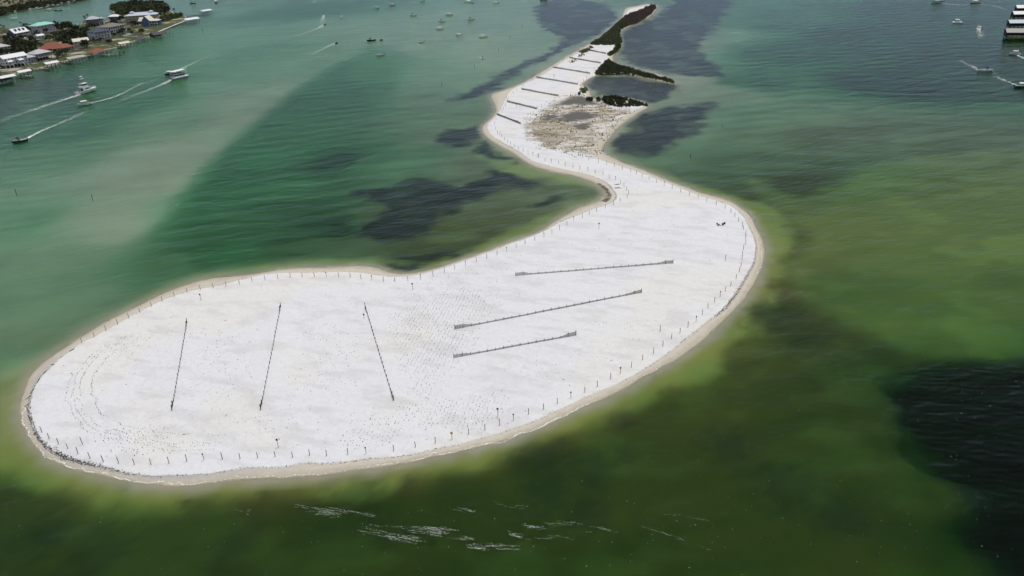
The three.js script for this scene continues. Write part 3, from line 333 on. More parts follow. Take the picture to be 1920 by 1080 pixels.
thicket('shrub_strip', [[85.8,-647.3],[89.8,-658.4],[95.9,-677.1],[99.3,-692.2],[101,-694.4],[97.7,-671.3],[90.9,-650.6],[86.4,-642.3]], 0.7, 1.2, ['scrub', 'bright'], 'narrow strip of shrubs beside the last sand fence', 23);
thicket('mangrove_strip', [[67.3,-573.2],[76.6,-605],[83.1,-624.1],[85.4,-613.4],[89.4,-599.4],[96.6,-583],[107.3,-557.9],[115.7,-539.4],[114.9,-533.5],[108,-542.3],[98.2,-558.4],[87.5,-568.8],[75.6,-570]], 0.9, 0.95, ['mangrove', 'scrub'], 'dark mangrove strip reaching out between two shallow coves', 24);
thicket('mangrove_thicket', [[61.8,-495.4],[68.3,-501.4],[75.7,-495.1],[78.9,-490],[81.8,-481.5],[86,-474.2],[80.4,-472.8],[74,-472.8],[67.8,-474.2],[63.6,-483.5]], 0.6, 1.2, ['mangrove', 'mangrove'], 'dark rounded mangroves on the marsh point', 25);
thicket('marsh_grass_patch', [[52,-530.6],[55.5,-533.1],[54.8,-520.2],[52.5,-514.4],[50.9,-519.5]], 0.8, 0.7, ['bright', 'bright'], 'bright green marsh grass patch beside the cove', 26);
thicket('beach_scrub', [[64.9,-667.9],[71.6,-681.4],[77.3,-693.1],[78.2,-684.7],[72.4,-668.2],[67.1,-659.7]], 0.5, 0.8, ['dry', 'bright'], 'yellow green beach scrub on the channel side of the spit', 27);
thicket('sand_creeper', [[52.7,-627.7],[58.4,-635.3],[58.9,-628.2],[53.7,-620.7]], 0.35, 0.6, ['scrub', 'dry'], 'low creeping plants below the second last fence', 28);
thicket('sand_creeper', [[61.3,-648.6],[67.5,-659],[67.6,-651.6],[62.3,-641.1]], 0.35, 0.6, ['scrub', 'dry'], 'low creeping plants above the second last fence', 29);
thicket('weed_clump', [[78.5,-280.7],[80,-280.8],[80,-279.4],[78.5,-278.8]], 3, 0.42, ['mangrove', 'mangrove'], 'dark weed clump on bare sand near the rounded beach', 30);
for (const [x, z, s] of [[53.2,-496,1.5],[55,-494.1,1.8],[59.4,-491.6,1.9],[62.7,-489.4,1.7],[49.5,-512,1.2],[80.9,-279.5,0.5],[81.8,-280.4,0.5]]) { const t = thing('shrub', s < 0.6 ? 'tiny weed tuft beside the dark weed clump' : 'single rounded mangrove shrub on the marsh rim', 'shrub', x, ground(x, z), z, x, s < 0.6 ? 'weed tufts' : 'lone mangroves'); t.scale.setScalar(s); part(t, 'crown', leafClump(Math.round(x * 9), 160, 1, 0.3), leafMat(...GREENS.mangrove)); part(t, 'stem', bar([0, -0.1, 0], [0.05, 0.9, 0], 0.06, 0.03, 5), darkWood); }
// marsh tufts
{
  const r = rng(41), b = bounds(marsh), ms = [], cs = [], geo = leafClump(42, 16, 0.5, 0.34, 0.7);
  for (let k = 0; k < 5200; k++) { const x = lerp(b[0], b[1], r()), z = lerp(b[2], b[3], r()), m = marshF(x, z); if (m < -5 || r() > 0.12 + 0.9 * step(0.48, 0.66, fbm(x * 0.13 + 5, z * 0.3, 3)) || mudPools.some((p) => inside(p, x, z))) continue; const s = 0.25 + 0.5 * r(), c = mix3(GREENS.dry, GREENS[r() < 0.2 ? 'bright' : 'mangrove'], r()); ms.push(placed(x, ground(x, z) - 0.03, z, r() * 6, s)); cs.push(rgb(...c)); }
  stuff('marsh_grass', geo, bushMat, ms, cs, 'scattered tufts of marsh grass on the grey flat', 'grass');
}
// planted beach grass in rows
{
  const r = rng(51), ms = [], cs = [], geo = leafClump(52, 7, 0.115, 0.085, 1.1);
  const put = (x, z, s) => { if (dryF(x, z) < 2.2) return; ms.push(placed(x, ground(x, z) - 0.01, z, r() * 6, s)); const j = 0.6 + 0.8 * r(); cs.push(rgb(0.24 * j, 0.23 * j, 0.17 * j)); };
  const zone = (poly, from, to, rowGap, gap, keep, size) => {
    const b = bounds(poly), a = Math.atan2(to[1] - from[1], to[0] - from[0]), c = Math.cos(a), s = Math.sin(a), R = Math.hypot(b[1] - b[0], b[3] - b[2]) / 2 + 2, mx = (b[0] + b[1]) / 2, mz = (b[2] + b[3]) / 2;
    for (let v = -R; v < R; v += rowGap) for (let u = -R; u < R; u += gap) { const bend = Math.sin(u * 0.05 + v * 0.02) * 1.2, x = mx + u * c - (v + bend) * s + (r() - 0.5) * 0.55, z = mz + u * s + (v + bend) * c + (r() - 0.5) * 0.55; const sd = signed(poly, x, z); if (sd < 0 || r() > keep * step(-1, 7, sd) * step(0.28, 0.62, fbm(x * 0.09, z * 0.09, 3) * 0.8 + 0.12)) continue; put(x, z, size * (0.6 + 0.8 * r())); }
  };
  zone([[-40.7,-216.9],[-34.6,-230.8],[-14.1,-240.3],[-3.5,-233],[-4.5,-212.9],[-12.9,-189],[-21.8,-167.9],[-30.4,-173.5]], ...[[-24.3,-184.6],[-18.5,-217.9]], 1.15, 0.55, 0.95, 0.85);
  zone([[-42.1,-168.6],[-26.3,-173.2],[-1.3,-175.8],[4.5,-167.6],[-4.3,-157.2],[-14.5,-153],[-34.4,-151.5],[-42.8,-149.8],[-45.9,-152.6]], ...[[-21.9,-151.6],[-19.1,-168.9]], 1.05, 0.85, 0.95, 1);
  zone([[-108.8,-169.5],[-86.9,-168.9],[-81,-154.6],[-92,-151.9],[-103.5,-156.4]], ...[[-98.9,-156.1],[-87.1,-165.8]], 1.0, 0.85, 0.85, 1.05);
  zone([[-69.4,-220.1],[-46.5,-217.6],[-34.6,-173.9],[-61.5,-176.4]], ...[[-59.9,-188.1],[-44.6,-204.1]], 1.7, 1.0, 0.45, 0.9);
  zone([[-104,-217],[-73.6,-220.6],[-67.7,-173.3],[-86.8,-172.7]], ...[[-91.3,-193.9],[-78.5,-207.7]], 1.9, 1.0, 0.4, 0.9);
  zone([[-46,-238],[-10.8,-257.4],[10.7,-271.5],[0.1,-238.6],[-30.8,-226.6]], ...[[-34.6,-230.8],[-10.7,-248.4]], 1.7, 1.0, 0.42, 0.9);
  zone([[-126.8,-212.8],[-105.1,-224.7],[-100.2,-213.2],[-114.5,-199.2]], ...[[-120.5,-205.8],[-105.3,-220.5]], 1.4, 0.9, 0.4, 0.9);
  zone([[-86.2,-175],[-45.3,-171.3],[-47.7,-155.9],[-81.2,-156.6]], ...[[-76.1,-164.8],[-60.3,-165.6]], 1.6, 1.1, 0.3, 0.9);
  zone([[-10.1,-200.5],[46.5,-221.4],[53.1,-206.6],[18.1,-175.2],[-1.3,-177.1]], ...[[-1.2,-182.3],[37.6,-208.3]], 2, 1.4, 0.22, 0.8);
  const n = dry.length, west = bounds([[-117.5,-170.7],[-101.8,-197.9]]);
  for (const off of [9, 10.4, 11.8, 15]) for (let i = 0; i < n; i++) { const p = dry[i], q = dry[(i + 1) % n], tx = q[0] - p[0], tz = q[1] - p[1], L = Math.hypot(tx, tz) || 1, m = Math.max(1, Math.round(L / 0.7)); for (let k = 0; k < m; k++) { const u = k / m, w = off + (fbm(i * 0.2 + u, off, 2) - 0.5) * 2; let x = lerp(p[0], q[0], u) - (tz / L) * w, z = lerp(p[1], q[1], u) + (tx / L) * w; if (dryF(x, z) < off - 2) { x = lerp(p[0], q[0], u) + (tz / L) * w; z = lerp(p[1], q[1], u) - (tx / L) * w; } if (x > -72 || z < -215 || dryF(x, z) < off - 2 || r() > 0.75) continue; put(x + (r() - 0.5) * 0.2, z + (r() - 0.5) * 0.2, 0.8 + 0.4 * r()); } }
  stuff('planted_beach_grass', geo, bushMat, ms, cs, 'rows of small planted grass tufts dotting the white sand', 'grass');
}
// wrack and driftwood along the top of the wet beach
{
  const r = rng(61), chips = [], cs = [], n = dry.length, geo = new THREE.DodecahedronGeometry(0.5, 0).toNonIndexed(); geo.scale(1, 0.35, 0.6); geo.computeVertexNormals();
  const amount = scattered([[-125,-171.7,5],[-117.4,-162.1,8],[-109.7,-156.5,11],[-103,-153.3,10],[-95.4,-150.3,7],[-88.2,-147.8,3],[-80.2,-146.6,2.2],[-64.7,-148,2],[-51.3,-148.6,2],[-34.1,-149,2],[-21.9,-150.7,1.6],[-9.5,-154.6,0.8],[3.5,-160.3,1],[22,-172.5,0.8],[41.6,-188.4,2],[53.7,-202,2],[64.4,-213.3,7],[76.8,-233.9,6],[86,-254.7,3],[90,-279.7,2],[89.4,-299.7,3],[83.2,-309.6,1.5],[68.4,-335.7,0.5],[52.8,-358.8,0.4],[-4.1,-467.2,1.2],[-8.7,-441.2,2],[-1.6,-411.3,3],[8.8,-385.9,2.5],[23.1,-362.3,2],[36.7,-348.6,2],[44.6,-334.4,4],[45.9,-320.1,5],[36.4,-305.2,1.5],[17.9,-290,3],[5,-276.5,2.4],[-10.9,-263.6,0.8],[-32.8,-249.5,0.6],[-40.1,-249.1,2],[-47.8,-251.8,1.4],[-67.2,-256,1.2],[-86.2,-256.5,1.4],[-96.3,-252.5,3],[-105.9,-247.7,1.6],[-114.9,-242.2,2.2],[-121.5,-231.8,0.8],[-131.4,-212.1,0.8],[-133.7,-194.3,3]]);
  for (let i = 0; i < n; i++) { const p = dry[i], q = dry[(i + 1) % n], L = Math.hypot(q[0] - p[0], q[1] - p[1]), a = amount(p[0], p[1]), m = Math.round(L * a * 1.6 * (0.3 + 1.4 * fbm(p[0] * 0.2, p[1] * 0.2, 2)));
    for (let k = 0; k < m; k++) { const u = r(), x = lerp(p[0], q[0], u), z = lerp(p[1], q[1], u), ox = (r() + r() - 1) * (0.35 + a * 0.06), oz = (r() + r() - 1) * (0.35 + a * 0.06), s = 0.1 + 0.22 * r() * r() + a * 0.012, d = 0.5 + r(); if (shoreF(x + ox, z + oz) < 0.2) continue; chips.push(placed(x + ox, ground(x + ox, z + oz) + s * 0.08, z + oz, r() * 6, s * (1 + r()), s, s, (r() - 0.5) * 0.5)); cs.push(rgb(0.055 * d, 0.048 * d, 0.042 * d)); } }
  stuff('beach_wrack', geo, mat(1, 1, 1, 0.95), chips, cs, 'dark line of weed and wood scraps along the beach', 'debris');
  const sticks = [], sc = [], cove = smooth([[40.3,-337.5],[42.9,-331.9],[43.9,-325.4],[43.9,-318.5],[41.3,-312.3],[39.6,-313.2],[42.3,-320.1],[42.4,-327.7]]), b = bounds(cove), sg = new THREE.CylinderGeometry(0.07, 0.12, 2.2, 6).rotateZ(Math.PI / 2);
  for (let k = 0; k < 900; k++) { const x = lerp(b[0], b[1], r()), z = lerp(b[2], b[3], r()); if (!inside(cove, x, z) || r() < 0.35) continue; const s = 0.3 + 0.8 * r() * r(), d = 0.5 + 0.9 * r(); sticks.push(placed(x, Math.max(0, ground(x, z)) + 0.07, z, r() * 6, s, s, s, (r() - 0.5) * 0.25)); sc.push(rgb(0.13 * d, 0.105 * d, 0.085 * d)); }
  stuff('driftwood_pile', sg, mat(1, 1, 1, 0.95), sticks, sc, 'tangle of brown driftwood in the pointed cove', 'driftwood');
  const bits = [], bc = []; for (let k = 0; k < 700; k++) { const i = Math.floor(r() * n), p = dry[i], w = 3 + 60 * r(), a = r() * 6.28, x = p[0] + Math.cos(a) * w, z = p[1] + Math.sin(a) * w; if (dryF(x, z) < 3 || marshF(x, z) > 0) continue; const s = 0.1 + 0.2 * r(); bits.push(placed(x, ground(x, z) + 0.03, z, r() * 6, s * (1 + 2.5 * r()), s, s)); const d = 0.5 + r(); bc.push(rgb(0.12 * d, 0.10 * d, 0.08 * d)); }
  stuff('sand_litter', geo, mat(1, 1, 1, 0.95), bits, bc, 'stray sticks and shells scattered over the dry sand', 'debris');
}

// ---------- foam ----------
const foamMat = mat(0.78, 0.79, 0.77, 0.9);
function fleck(out, x, y, z, a, l, w, r) { const n = 6, c = Math.cos(a), s = Math.sin(a), ring = []; for (let k = 0; k < n; k++) { const t = k / n * 6.283, q = 0.6 + 0.6 * r(), u = Math.cos(t) * l * q, v = Math.sin(t) * w * q; ring.push([x + u * c - v * s, y, z + u * s + v * c]); } for (let k = 1; k < n - 1; k++) out.push(...ring[0], ...ring[k + 1], ...ring[k]); }
function wake(path, w0, w1, density, label, seed, fade = 1) {
  const r = rng(seed), out = [], c = smooth(path, false, 8); let len = 0; const acc = [0]; for (let i = 1; i < c.length; i++) { len += Math.hypot(c[i][0] - c[i - 1][0], c[i][1] - c[i - 1][1]); acc.push(len); }
  const n = Math.round(len * density * 0.5);
  for (let k = 0; k < n; k++) { const u = Math.pow(r(), 1 + fade), t = u * len; let i = 1; while (i < acc.length - 1 && acc[i] < t) i++; const f = (t - acc[i - 1]) / (acc[i] - acc[i - 1] || 1), p = c[i - 1], q = c[i], a = Math.atan2(q[1] - p[1], q[0] - p[0]), w = 1.7 * lerp(w0, w1, u), side = (r() + r() - 1) * w, x = lerp(p[0], q[0], f) - Math.sin(a) * side, z = lerp(p[1], q[1], f) + Math.cos(a) * side; fleck(out, x, 0.03 + 0.03 * r(), z, a + (r() - 0.5) * 0.5, 0.3 + 1.0 * r() * (1 - u * 0.5), 0.08 + 0.2 * r() * (1 - u * 0.6), r); }
  return top('wake_foam', raw(out), foamMat, label, 'foam', 'boat wakes', 'stuff');
}
wake([[-312.6,-599.5],[-316.4,-584.7],[-321.3,-567.4],[-325.2,-546.4],[-330.9,-527.2]], 1.5, 3, 12, 'white wake trailing behind the tall sport fishing boat', 71, 0.7);
wake([[-289.8,-567.6],[-281.1,-583.3],[-279.2,-611.7],[-278.2,-634.9],[-270.4,-647.3]], 0.7, 1.4, 8, 'thin white wake behind the small white boat beside the sport fishing boat', 72, 0.6);
wake([[-285.4,-471.7],[-285.5,-489.9],[-283.3,-509],[-281.4,-526.7],[-280.6,-544.2]], 0.8, 1.8, 12, 'bright white wake behind the dark canopy boat', 73, 0.8);
wake([[-259.2,-644.3],[-260.3,-620.4],[-263.4,-602.2],[-266.9,-581.7],[-271,-564.2]], 1.2, 2.4, 11, 'broad white wake behind the double deck tour boat', 74, 0.8);
wake([[-268.6,-672.9],[-267.6,-700.7],[-265.4,-735.7],[-260.9,-767.7]], 0.7, 1.6, 8, 'thin wake behind the small dark boat passing the tour boat', 75, 0.7);
wake([[-209,-1009.7],[-202.3,-964.5],[-195.2,-918.5]], 1.4, 2.4, 9, 'spreading wake of the jet ski heading away', 76, 0.5);
wake([[-192.3,-921.6],[-194.1,-897.8],[-198.9,-876.3],[-206.5,-849.5]], 1.3, 1.5, 12, 'curved wake of the jet ski turning along the channel', 77, 0.6);
wake([[-155,-784],[-159.3,-768.5],[-162.4,-746.1],[-164.8,-724.7]], 0.9, 1.3, 11, 'straight wake of the jet ski near the sandbar', 78, 0.7);
wake([[-113.4,-791],[-115.3,-790.1],[-117.7,-789.3]], 0.4, 0.6, 6, 'short wake of the jet ski beside the black boat', 79);
wake([[312.1,-521.2],[314.7,-534.3],[316.3,-547.3],[317.4,-559]], 0.9, 1.6, 8, 'wake behind the boat with the blue canopy', 80, 0.7);
wake([[362.6,-564.6],[359.7,-552.9],[356.1,-537.9]], 0.6, 1, 8, 'wake behind the small boat below the boathouses', 81, 0.5);
wake([[309.7,-474.6],[310.8,-485.2],[311.4,-494.7],[313.2,-506]], 0.7, 1.3, 8, 'wake behind the boat passing the frame edge of the channel', 82, 0.6);
wake([[401.8,-685.2],[393.4,-670.1],[383.5,-650.5],[376.6,-636.5]], 1.2, 2, 9, 'wake of the boat heading away from the boathouses', 83, 0.4);
wake([[449.4,-840.3],[452.9,-827.3],[460.6,-821.7],[470.1,-819.7],[479.7,-813.2],[480.9,-795.3],[476.6,-776.4]], 0.8, 1, 5, 'long faint wake behind the boat crossing the far channel', 84, 0.3);
wake([[-637.4,-1242],[-637.2,-1254.7],[-637,-1267.6]], 0.6, 0.8, 6, 'short wake behind the dark boat in the back channel', 85);
wake([[-253.7,-1182.4],[-250.5,-1155.3],[-248.8,-1136]], 0.8, 1, 5, 'short pale wake far up the channel', 86);
{ // wind-drawn foam streaks off the near beach, then tiny white flecks
  const r = rng(91), out = [], streak = (px, n, L, spread) => { for (const [ax, az, bx, bz] of px) { const a = Math.atan2(bz - az, bx - ax), len = Math.hypot(bx - ax, bz - az); for (let q = 0; q < n / 8; q++) { const s = r() * 0.8, e = Math.min(1, s + 0.12 + 0.4 * r()), off = (r() + r() - 1) * spread, m = Math.round((e - s) * len / 0.16); for (let k = 0; k < m; k++) { if (r() < 0.38) continue; const u = lerp(s, e, k / m), w = off + (fbm(u * len * 0.8 + q * 9, q, 2) - 0.5) * 0.6; fleck(out, lerp(ax, bx, u) - Math.sin(a) * w, 0.03 + 0.03 * r(), lerp(az, bz, u) + Math.cos(a) * w, a + (r() - 0.5) * 0.9, L * 0.45 * (0.3 + r()), 0.012 + 0.03 * r() * r(), r); } } } };
  streak([[-62.1,-134.5,-58.3,-133.3],[-50.1,-134.7,-38.5,-130.9],[-44.7,-134,-31,-129.7],[-47.8,-132.2,-38.5,-131.2],[-32.3,-126.9,-16.7,-124.2]].map((v) => v.flat()), 46, 0.35, 1.0);
  streak([[-35,-126.3,-20.9,-122],[-28.7,-124.3,-19.8,-122.2],[-26.8,-127,-13.4,-124.4],[-19.9,-124.2,-10.1,-121.9],[-11.2,-120.2,-0.1,-118.6],[-3.7,-123,1.6,-121.1],[-0.9,-125,5,-123.5],[-12.2,-119.9,-5.8,-119],[-14.8,-131.7,-10.3,-129.5]].map((v) => v.flat()), 75, 0.38, 0.9);
  streak([[-8.6,-132.9,0.9,-130.2],[1.6,-121.1,10,-119.3],[10.4,-123.4,20.8,-120.6],[23.4,-123.2,36.7,-116],[3,-126.3,14.8,-123.9],[27.3,-126.9,37.5,-123.7]].map((v) => v.flat()), 30, 0.28, 1.6);
  streak([[-47.5,-260.2,-37.2,-256.6],[-40.8,-255.2,-34.1,-253],[-34.5,-257.6,-29.6,-255.6]].map((v) => v.flat()), 22, 0.4, 2);
  top('foam_streaks', raw(out), foamMat, 'thin white foam streaks drifting off the near beach', 'foam', undefined, 'stuff');
  const dots = [], area = [[-133.1,-161.8],[-105.7,-114.6],[91.8,-101.4],[147.9,-190.9],[96.5,-196.5],[40.5,-151.1],[-9.2,-134.6],[-66.2,-133.1],[-102.2,-136.7]], b = bounds(area);
  for (let k = 0; k < 2000; k++) { const x = lerp(b[0], b[1], r()), z = lerp(b[2], b[3], r()); if (!inside(area, x, z) || shoreF(x, z) > -6 || r() > 0.25 + 1.2 * fbm(x * 0.06, z * 0.06, 2)) continue; const s = 0.025 + 0.06 * r() * r(); fleck(dots, x, 0.03 + 0.02 * r(), z, 0.3 + r() * 0.8, s * (1 + 1.6 * r()), s * 0.8, r); }
  top('white_flecks', raw(dots), foamMat, 'tiny white flecks scattered over the near green water', 'foam', undefined, 'stuff');  // small white flecks strewn unevenly over the near water
  // small breakers where the ripples run up the beach
  const run = [], n = shore.length; const swash = scattered([[-129,-175,1],[-120.1,-163.7,1],[-107.2,-153.1,1],[-91.5,-147.2,1],[-79.4,-144.2,0.9],[-66,-145,0.7],[-53.7,-144.4,0.7],[-43.3,-145.2,0.4],[-29.9,-147.3,0.7],[-19.3,-149.6,0.8],[-6.9,-153,0.8],[1.4,-156.8,1],[10.1,-162,1],[23,-170.2,0.4],[34.1,-179,0.7],[46.4,-189.7,0.2],[58.4,-202.2,0.4],[79,-232.3,0.5],[88.6,-255.1,0.6],[93.7,-288.6,0.6],[87.9,-310.5,0.2],[71.1,-337,0.3],[35.9,-340.6,0],[-13.3,-443.5,0],[-48.8,-259,0.35],[-86.9,-259.2,0.25],[-122.4,-238.3,0.45],[-133.4,-216.2,0.15],[-134.6,-186.8,0.2]]);
  for (let i = 0; i < n; i++) { const p = shore[i], q = shore[(i + 1) % n], L = Math.hypot(q[0] - p[0], q[1] - p[1]); if (p[1] < -420) continue; const a = Math.atan2(q[1] - p[1], q[0] - p[0]), s = swash(p[0], p[1]) * 1.25 - 0.62 + 0.8 * (fbm(p[0] * 0.16, p[1] * 0.16, 2) - 0.5); if (s <= 0) continue;
    for (let k = 0; k < L * 11 * s; k++) { const u = r(), o = (fbm((lerp(p[0], q[0], u)) * 0.35, lerp(p[1], q[1], u) * 0.35, 2) - 0.5) * 2.2 + (r() - 0.5) * 0.28, x = lerp(p[0], q[0], u) - Math.sin(a) * o, z = lerp(p[1], q[1], u) + Math.cos(a) * o; fleck(run, x, Math.max(0, ground(x, z)) + 0.03 + 0.02 * r(), z, a + (r() - 0.5) * 0.5, 0.12 + 0.22 * r(), 0.05 + 0.08 * r(), r); } }
  top('shore_foam', raw(run), foamMat, 'broken white foam line where ripples run up the beach', 'foam', undefined, 'stuff');
}

// ---------- inhabited shore: land ----------
const townPoly = smooth([[-429.7,-659],[-423.4,-694.1],[-418.8,-699.8],[-415.7,-715.4],[-408.2,-728.1],[-406.6,-735.2],[-401.1,-757.2],[-397,-772.4],[-390.4,-787.6],[-389.6,-820.6],[-382.1,-834.2],[-382,-857.5],[-381,-885.3],[-376.6,-900.4],[-377.2,-921.7],[-379.1,-959.1],[-376.9,-982],[-383.7,-1028.4],[-391.7,-1061.3],[-407.6,-1091.1],[-424.6,-1111.6],[-452.6,-1169.2],[-474.2,-1222.3],[-498.5,-1256.3],[-533.5,-1278.9],[-560.1,-1277],[-567.5,-1256.7],[-549.7,-1204.4],[-524.7,-1158.3],[-501.5,-1115.5],[-500.2,-1078.4],[-521.2,-1091.7],[-534,-1086.4],[-515.9,-1035.8],[-550.9,-1053.6],[-575.8,-1048.6],[-600.6,-1039.2],[-628.5,-1063.3],[-645.8,-1024.1]]);
const bankPoly = smooth([[-710.5,-1210.8],[-711.2,-1247.5],[-698,-1267.3],[-685.8,-1301.8],[-672.1,-1359.8],[-667.1,-1395.6],[-666.7,-1460.9],[-911.7,-1914.8],[-1407.1,-2464.2],[-1378.4,-2047.5],[-694.2,-998.5]]);
function shoreLand(name, poly, cell, color, label) {
  const b = bounds(poly, 14), f = field(poly, b[0], b[1], b[2], b[3], cell), nx = Math.ceil((b[1] - b[0]) / cell), nz = Math.ceil((b[3] - b[2]) / cell), p = [], c = [], idx = [], at = new Map();
  const hgt = (x, z) => { const d = f(x, z); return d < 0 ? Math.max(-3, d * 0.5) : Math.min(1.0, d * 0.45) + (fbm(x * 0.05, z * 0.05, 3) - 0.4) * 0.5 * step(0, 12, d); };
  const vert = (i, j) => { const k = j * (nx + 1) + i; let v = at.get(k); if (v === undefined) { const x = b[0] + i * cell, z = b[2] + j * cell; v = at.size; at.set(k, v); p.push(x, hgt(x, z), z); c.push(...color(x, z, f(x, z))); } return v; };
  for (let j = 0; j < nz; j++) for (let i = 0; i < nx; i++) { if (f(b[0] + (i + 0.5) * cell, b[2] + (j + 0.5) * cell) < -5) continue; const q = [vert(i, j), vert(i, j + 1), vert(i + 1, j), vert(i + 1, j + 1)]; idx.push(q[0], q[1], q[2], q[2], q[1], q[3]); }
  const g = raw(p, idx); g.setAttribute('color', new THREE.Float32BufferAttribute(c, 3));
  top(name, g, new THREE.MeshStandardMaterial({ vertexColors: true, roughness: 1 }), label, 'land', undefined, 'structure'); return hgt;
}
const LAWN = [0.06, 0.078, 0.02], SOIL = [0.035, 0.038, 0.02], PATH = [0.36, 0.33, 0.26], DUNE = [0.36, 0.34, 0.28];
const townY = shoreLand('residential_shore', townPoly, 2.6, (x, z, d) => { const n = fbm(x * 0.06, z * 0.06, 3), m = fbm(x * 0.11 + 7, z * 0.11, 3); let c = mix3(SOIL, LAWN, step(0.4, 0.55, n)); c = mix3(c, LAWN, step(26, 12, d) * 0.8); c = mix3(c, PATH, step(0.64, 0.72, m)); return mix3(PATH, c, step(0.4, 1.6, d)); }, 'low green residential shore with lawns and sandy yards');
const bankY = shoreLand('far_bank', bankPoly, 5, (x, z, d) => { const n = fbm(x * 0.012, z * 0.03, 4); return mix3(mix3([0.13, 0.125, 0.07], DUNE, step(0.5, 0.66, n)), SOIL, step(40, 12, d)); }, 'flat scrubby far bank across the back channel');
thicket('bank_scrub', [[-721.7,-1203.6],[-712.6,-1214.6],[-713.4,-1251.5],[-700.2,-1271.4],[-688,-1306.1],[-674.4,-1364.5],[-668.3,-1404.1],[-702.3,-1420.1],[-720,-1366.7],[-741.2,-1326],[-750.7,-1283],[-757.5,-1266.7]], 0.10, 3.2, ['bank', 'mangrove'], 'dark scrub lining the far bank of the back channel', 131, 0.7);
thicket('dune_scrub', [[-778.5,-1275.4],[-755.4,-1291.6],[-746,-1335],[-724.8,-1376.3],[-707.2,-1430.5],[-712.2,-1500.8],[-906.6,-1676.4],[-973.3,-1611.4]], 0.006, 2.6, ['bank', 'dry'], 'low patchy scrub over the dunes behind the far bank', 132, 0.7);
thicket('point_woods', [[-560.1,-1239.6],[-554.4,-1263.4],[-528.1,-1265.2],[-493.5,-1243.1],[-470,-1206.7],[-449.7,-1149.5],[-449.9,-1126.7],[-466.9,-1133.7],[-482.3,-1140],[-494.8,-1128.4],[-499.6,-1119.3],[-520.7,-1155.9],[-545.5,-1201.8]], 0.09, 3.4, ['bank', 'mangrove'], 'low dense woods covering the residential point', 133, 0.8);
thicket('garden_hedge', [[-428.6,-1070],[-423.2,-1088.6],[-413.1,-1095.2],[-402.4,-1080.2],[-400.8,-1049],[-404.3,-1026],[-413.5,-1029.5]], 0.12, 1.8, ['mangrove', 'scrub'], 'garden hedge on the tip beside the blue house', 134, 0.8);
thicket('garden_shrubs', [[-522.6,-874.7],[-531.2,-920],[-487.8,-870.4],[-462.5,-830],[-458.8,-804.5],[-469.7,-796.1],[-487.3,-813]], 0.09, 2.8, ['mangrove', 'scrub'], 'mass of dark garden shrubs between the houses', 135, 0.8);
thicket('garden_shrubs', [[-500.2,-947.8],[-489.3,-968.4],[-465.8,-951.9],[-433.2,-880.5],[-439,-861.6],[-469.5,-892.4]], 0.08, 2.8, ['mangrove', 'scrub'], 'mass of dark garden shrubs behind the red roofed house', 136, 0.8);

// ---------- houses ----------
const glass = new THREE.MeshPhysicalMaterial({ color: rgb(0.02, 0.025, 0.03), roughness: 0.08 });
const W = { white: mat(0.66, 0.67, 0.68), grey: mat(0.42, 0.44, 0.46), lilac: mat(0.56, 0.54, 0.60), tan: mat(0.42, 0.36, 0.28), cream: mat(0.6, 0.57, 0.48), blue: mat(0.10, 0.17, 0.34), slate: mat(0.16, 0.18, 0.24), brown: mat(0.2, 0.14, 0.09), dark: mat(0.05, 0.05, 0.055) };
const R = { white: mat(0.78, 0.78, 0.8, 0.45), grey: mat(0.46, 0.46, 0.48, 0.5), red: mat(0.24, 0.082, 0.055, 0.85), cream: mat(0.66, 0.63, 0.52, 0.7), navy: mat(0.05, 0.058, 0.11, 0.7), taupe: mat(0.2, 0.185, 0.16, 0.85), teal: mat(0.30, 0.62, 0.50, 0.5), brown: mat(0.2, 0.11, 0.06, 0.85), pale: mat(0.52, 0.56, 0.64, 0.5), dark: mat(0.07, 0.065, 0.07, 0.8), weathered: mat(0.4, 0.38, 0.36, 0.8) };
function gableRoof(w, d, rise, o = 0.7, t = 0.22) {   // ridge along x
  const s = new THREE.Shape(); const h = d / 2 + o, y = -rise * o / (d / 2); s.moveTo(-h, y); s.lineTo(0, rise); s.lineTo(h, y); s.lineTo(h, y + t); s.lineTo(0, rise + t); s.lineTo(-h, y + t); s.closePath();
  return new THREE.ExtrudeGeometry(s, { depth: w + 2 * o, bevelEnabled: false }).rotateY(Math.PI / 2).translate(-o, 0, 0);
}
function hipRoof(w, d, rise, o = 0.8, t = 0.2) {
  const k = Math.min(w, d) / 2 + o, W2 = w / 2 + o, D2 = d / 2 + o, a = Math.max(0.01, W2 - k), b = Math.max(0.01, D2 - k), y = -0.15;
  const v = [[-W2, y, D2], [W2, y, D2], [W2, y, -D2], [-W2, y, -D2], [-a, rise, b], [a, rise, b], [a, rise, -b], [-a, rise, -b], [-W2, y - t, D2], [W2, y - t, D2], [W2, y - t, -D2], [-W2, y - t, -D2]];
  const q = [[0, 1, 5, 4], [1, 2, 6, 5], [2, 3, 7, 6], [3, 0, 4, 7], [4, 5, 6, 7], [8, 9, 1, 0], [9, 10, 2, 1], [10, 11, 3, 2], [11, 8, 0, 3], [11, 10, 9, 8]], p = [];
  for (const [i, j, m, n] of q) for (const e of [i, j, m, i, m, n]) p.push(...v[e]);
  return raw(p).translate(w / 2, 0, 0);
}
const winFrame = box(1.3, 1.6, 0.12), winPane = box(1.06, 1.36, 0.06, 0, 0, 0.06), doorGeo = box(1.1, 2.1, 0.1), knobGeo = new THREE.SphereGeometry(0.06, 6, 4).translate(0.4, 0, 0.08);
function win(t, x, y, z, turn, frame = trimWhite) { const w = part(t, 'window', winFrame, frame); w.position.set(x, y, z); w.rotation.y = turn; part(w, 'pane', winPane, glass); }
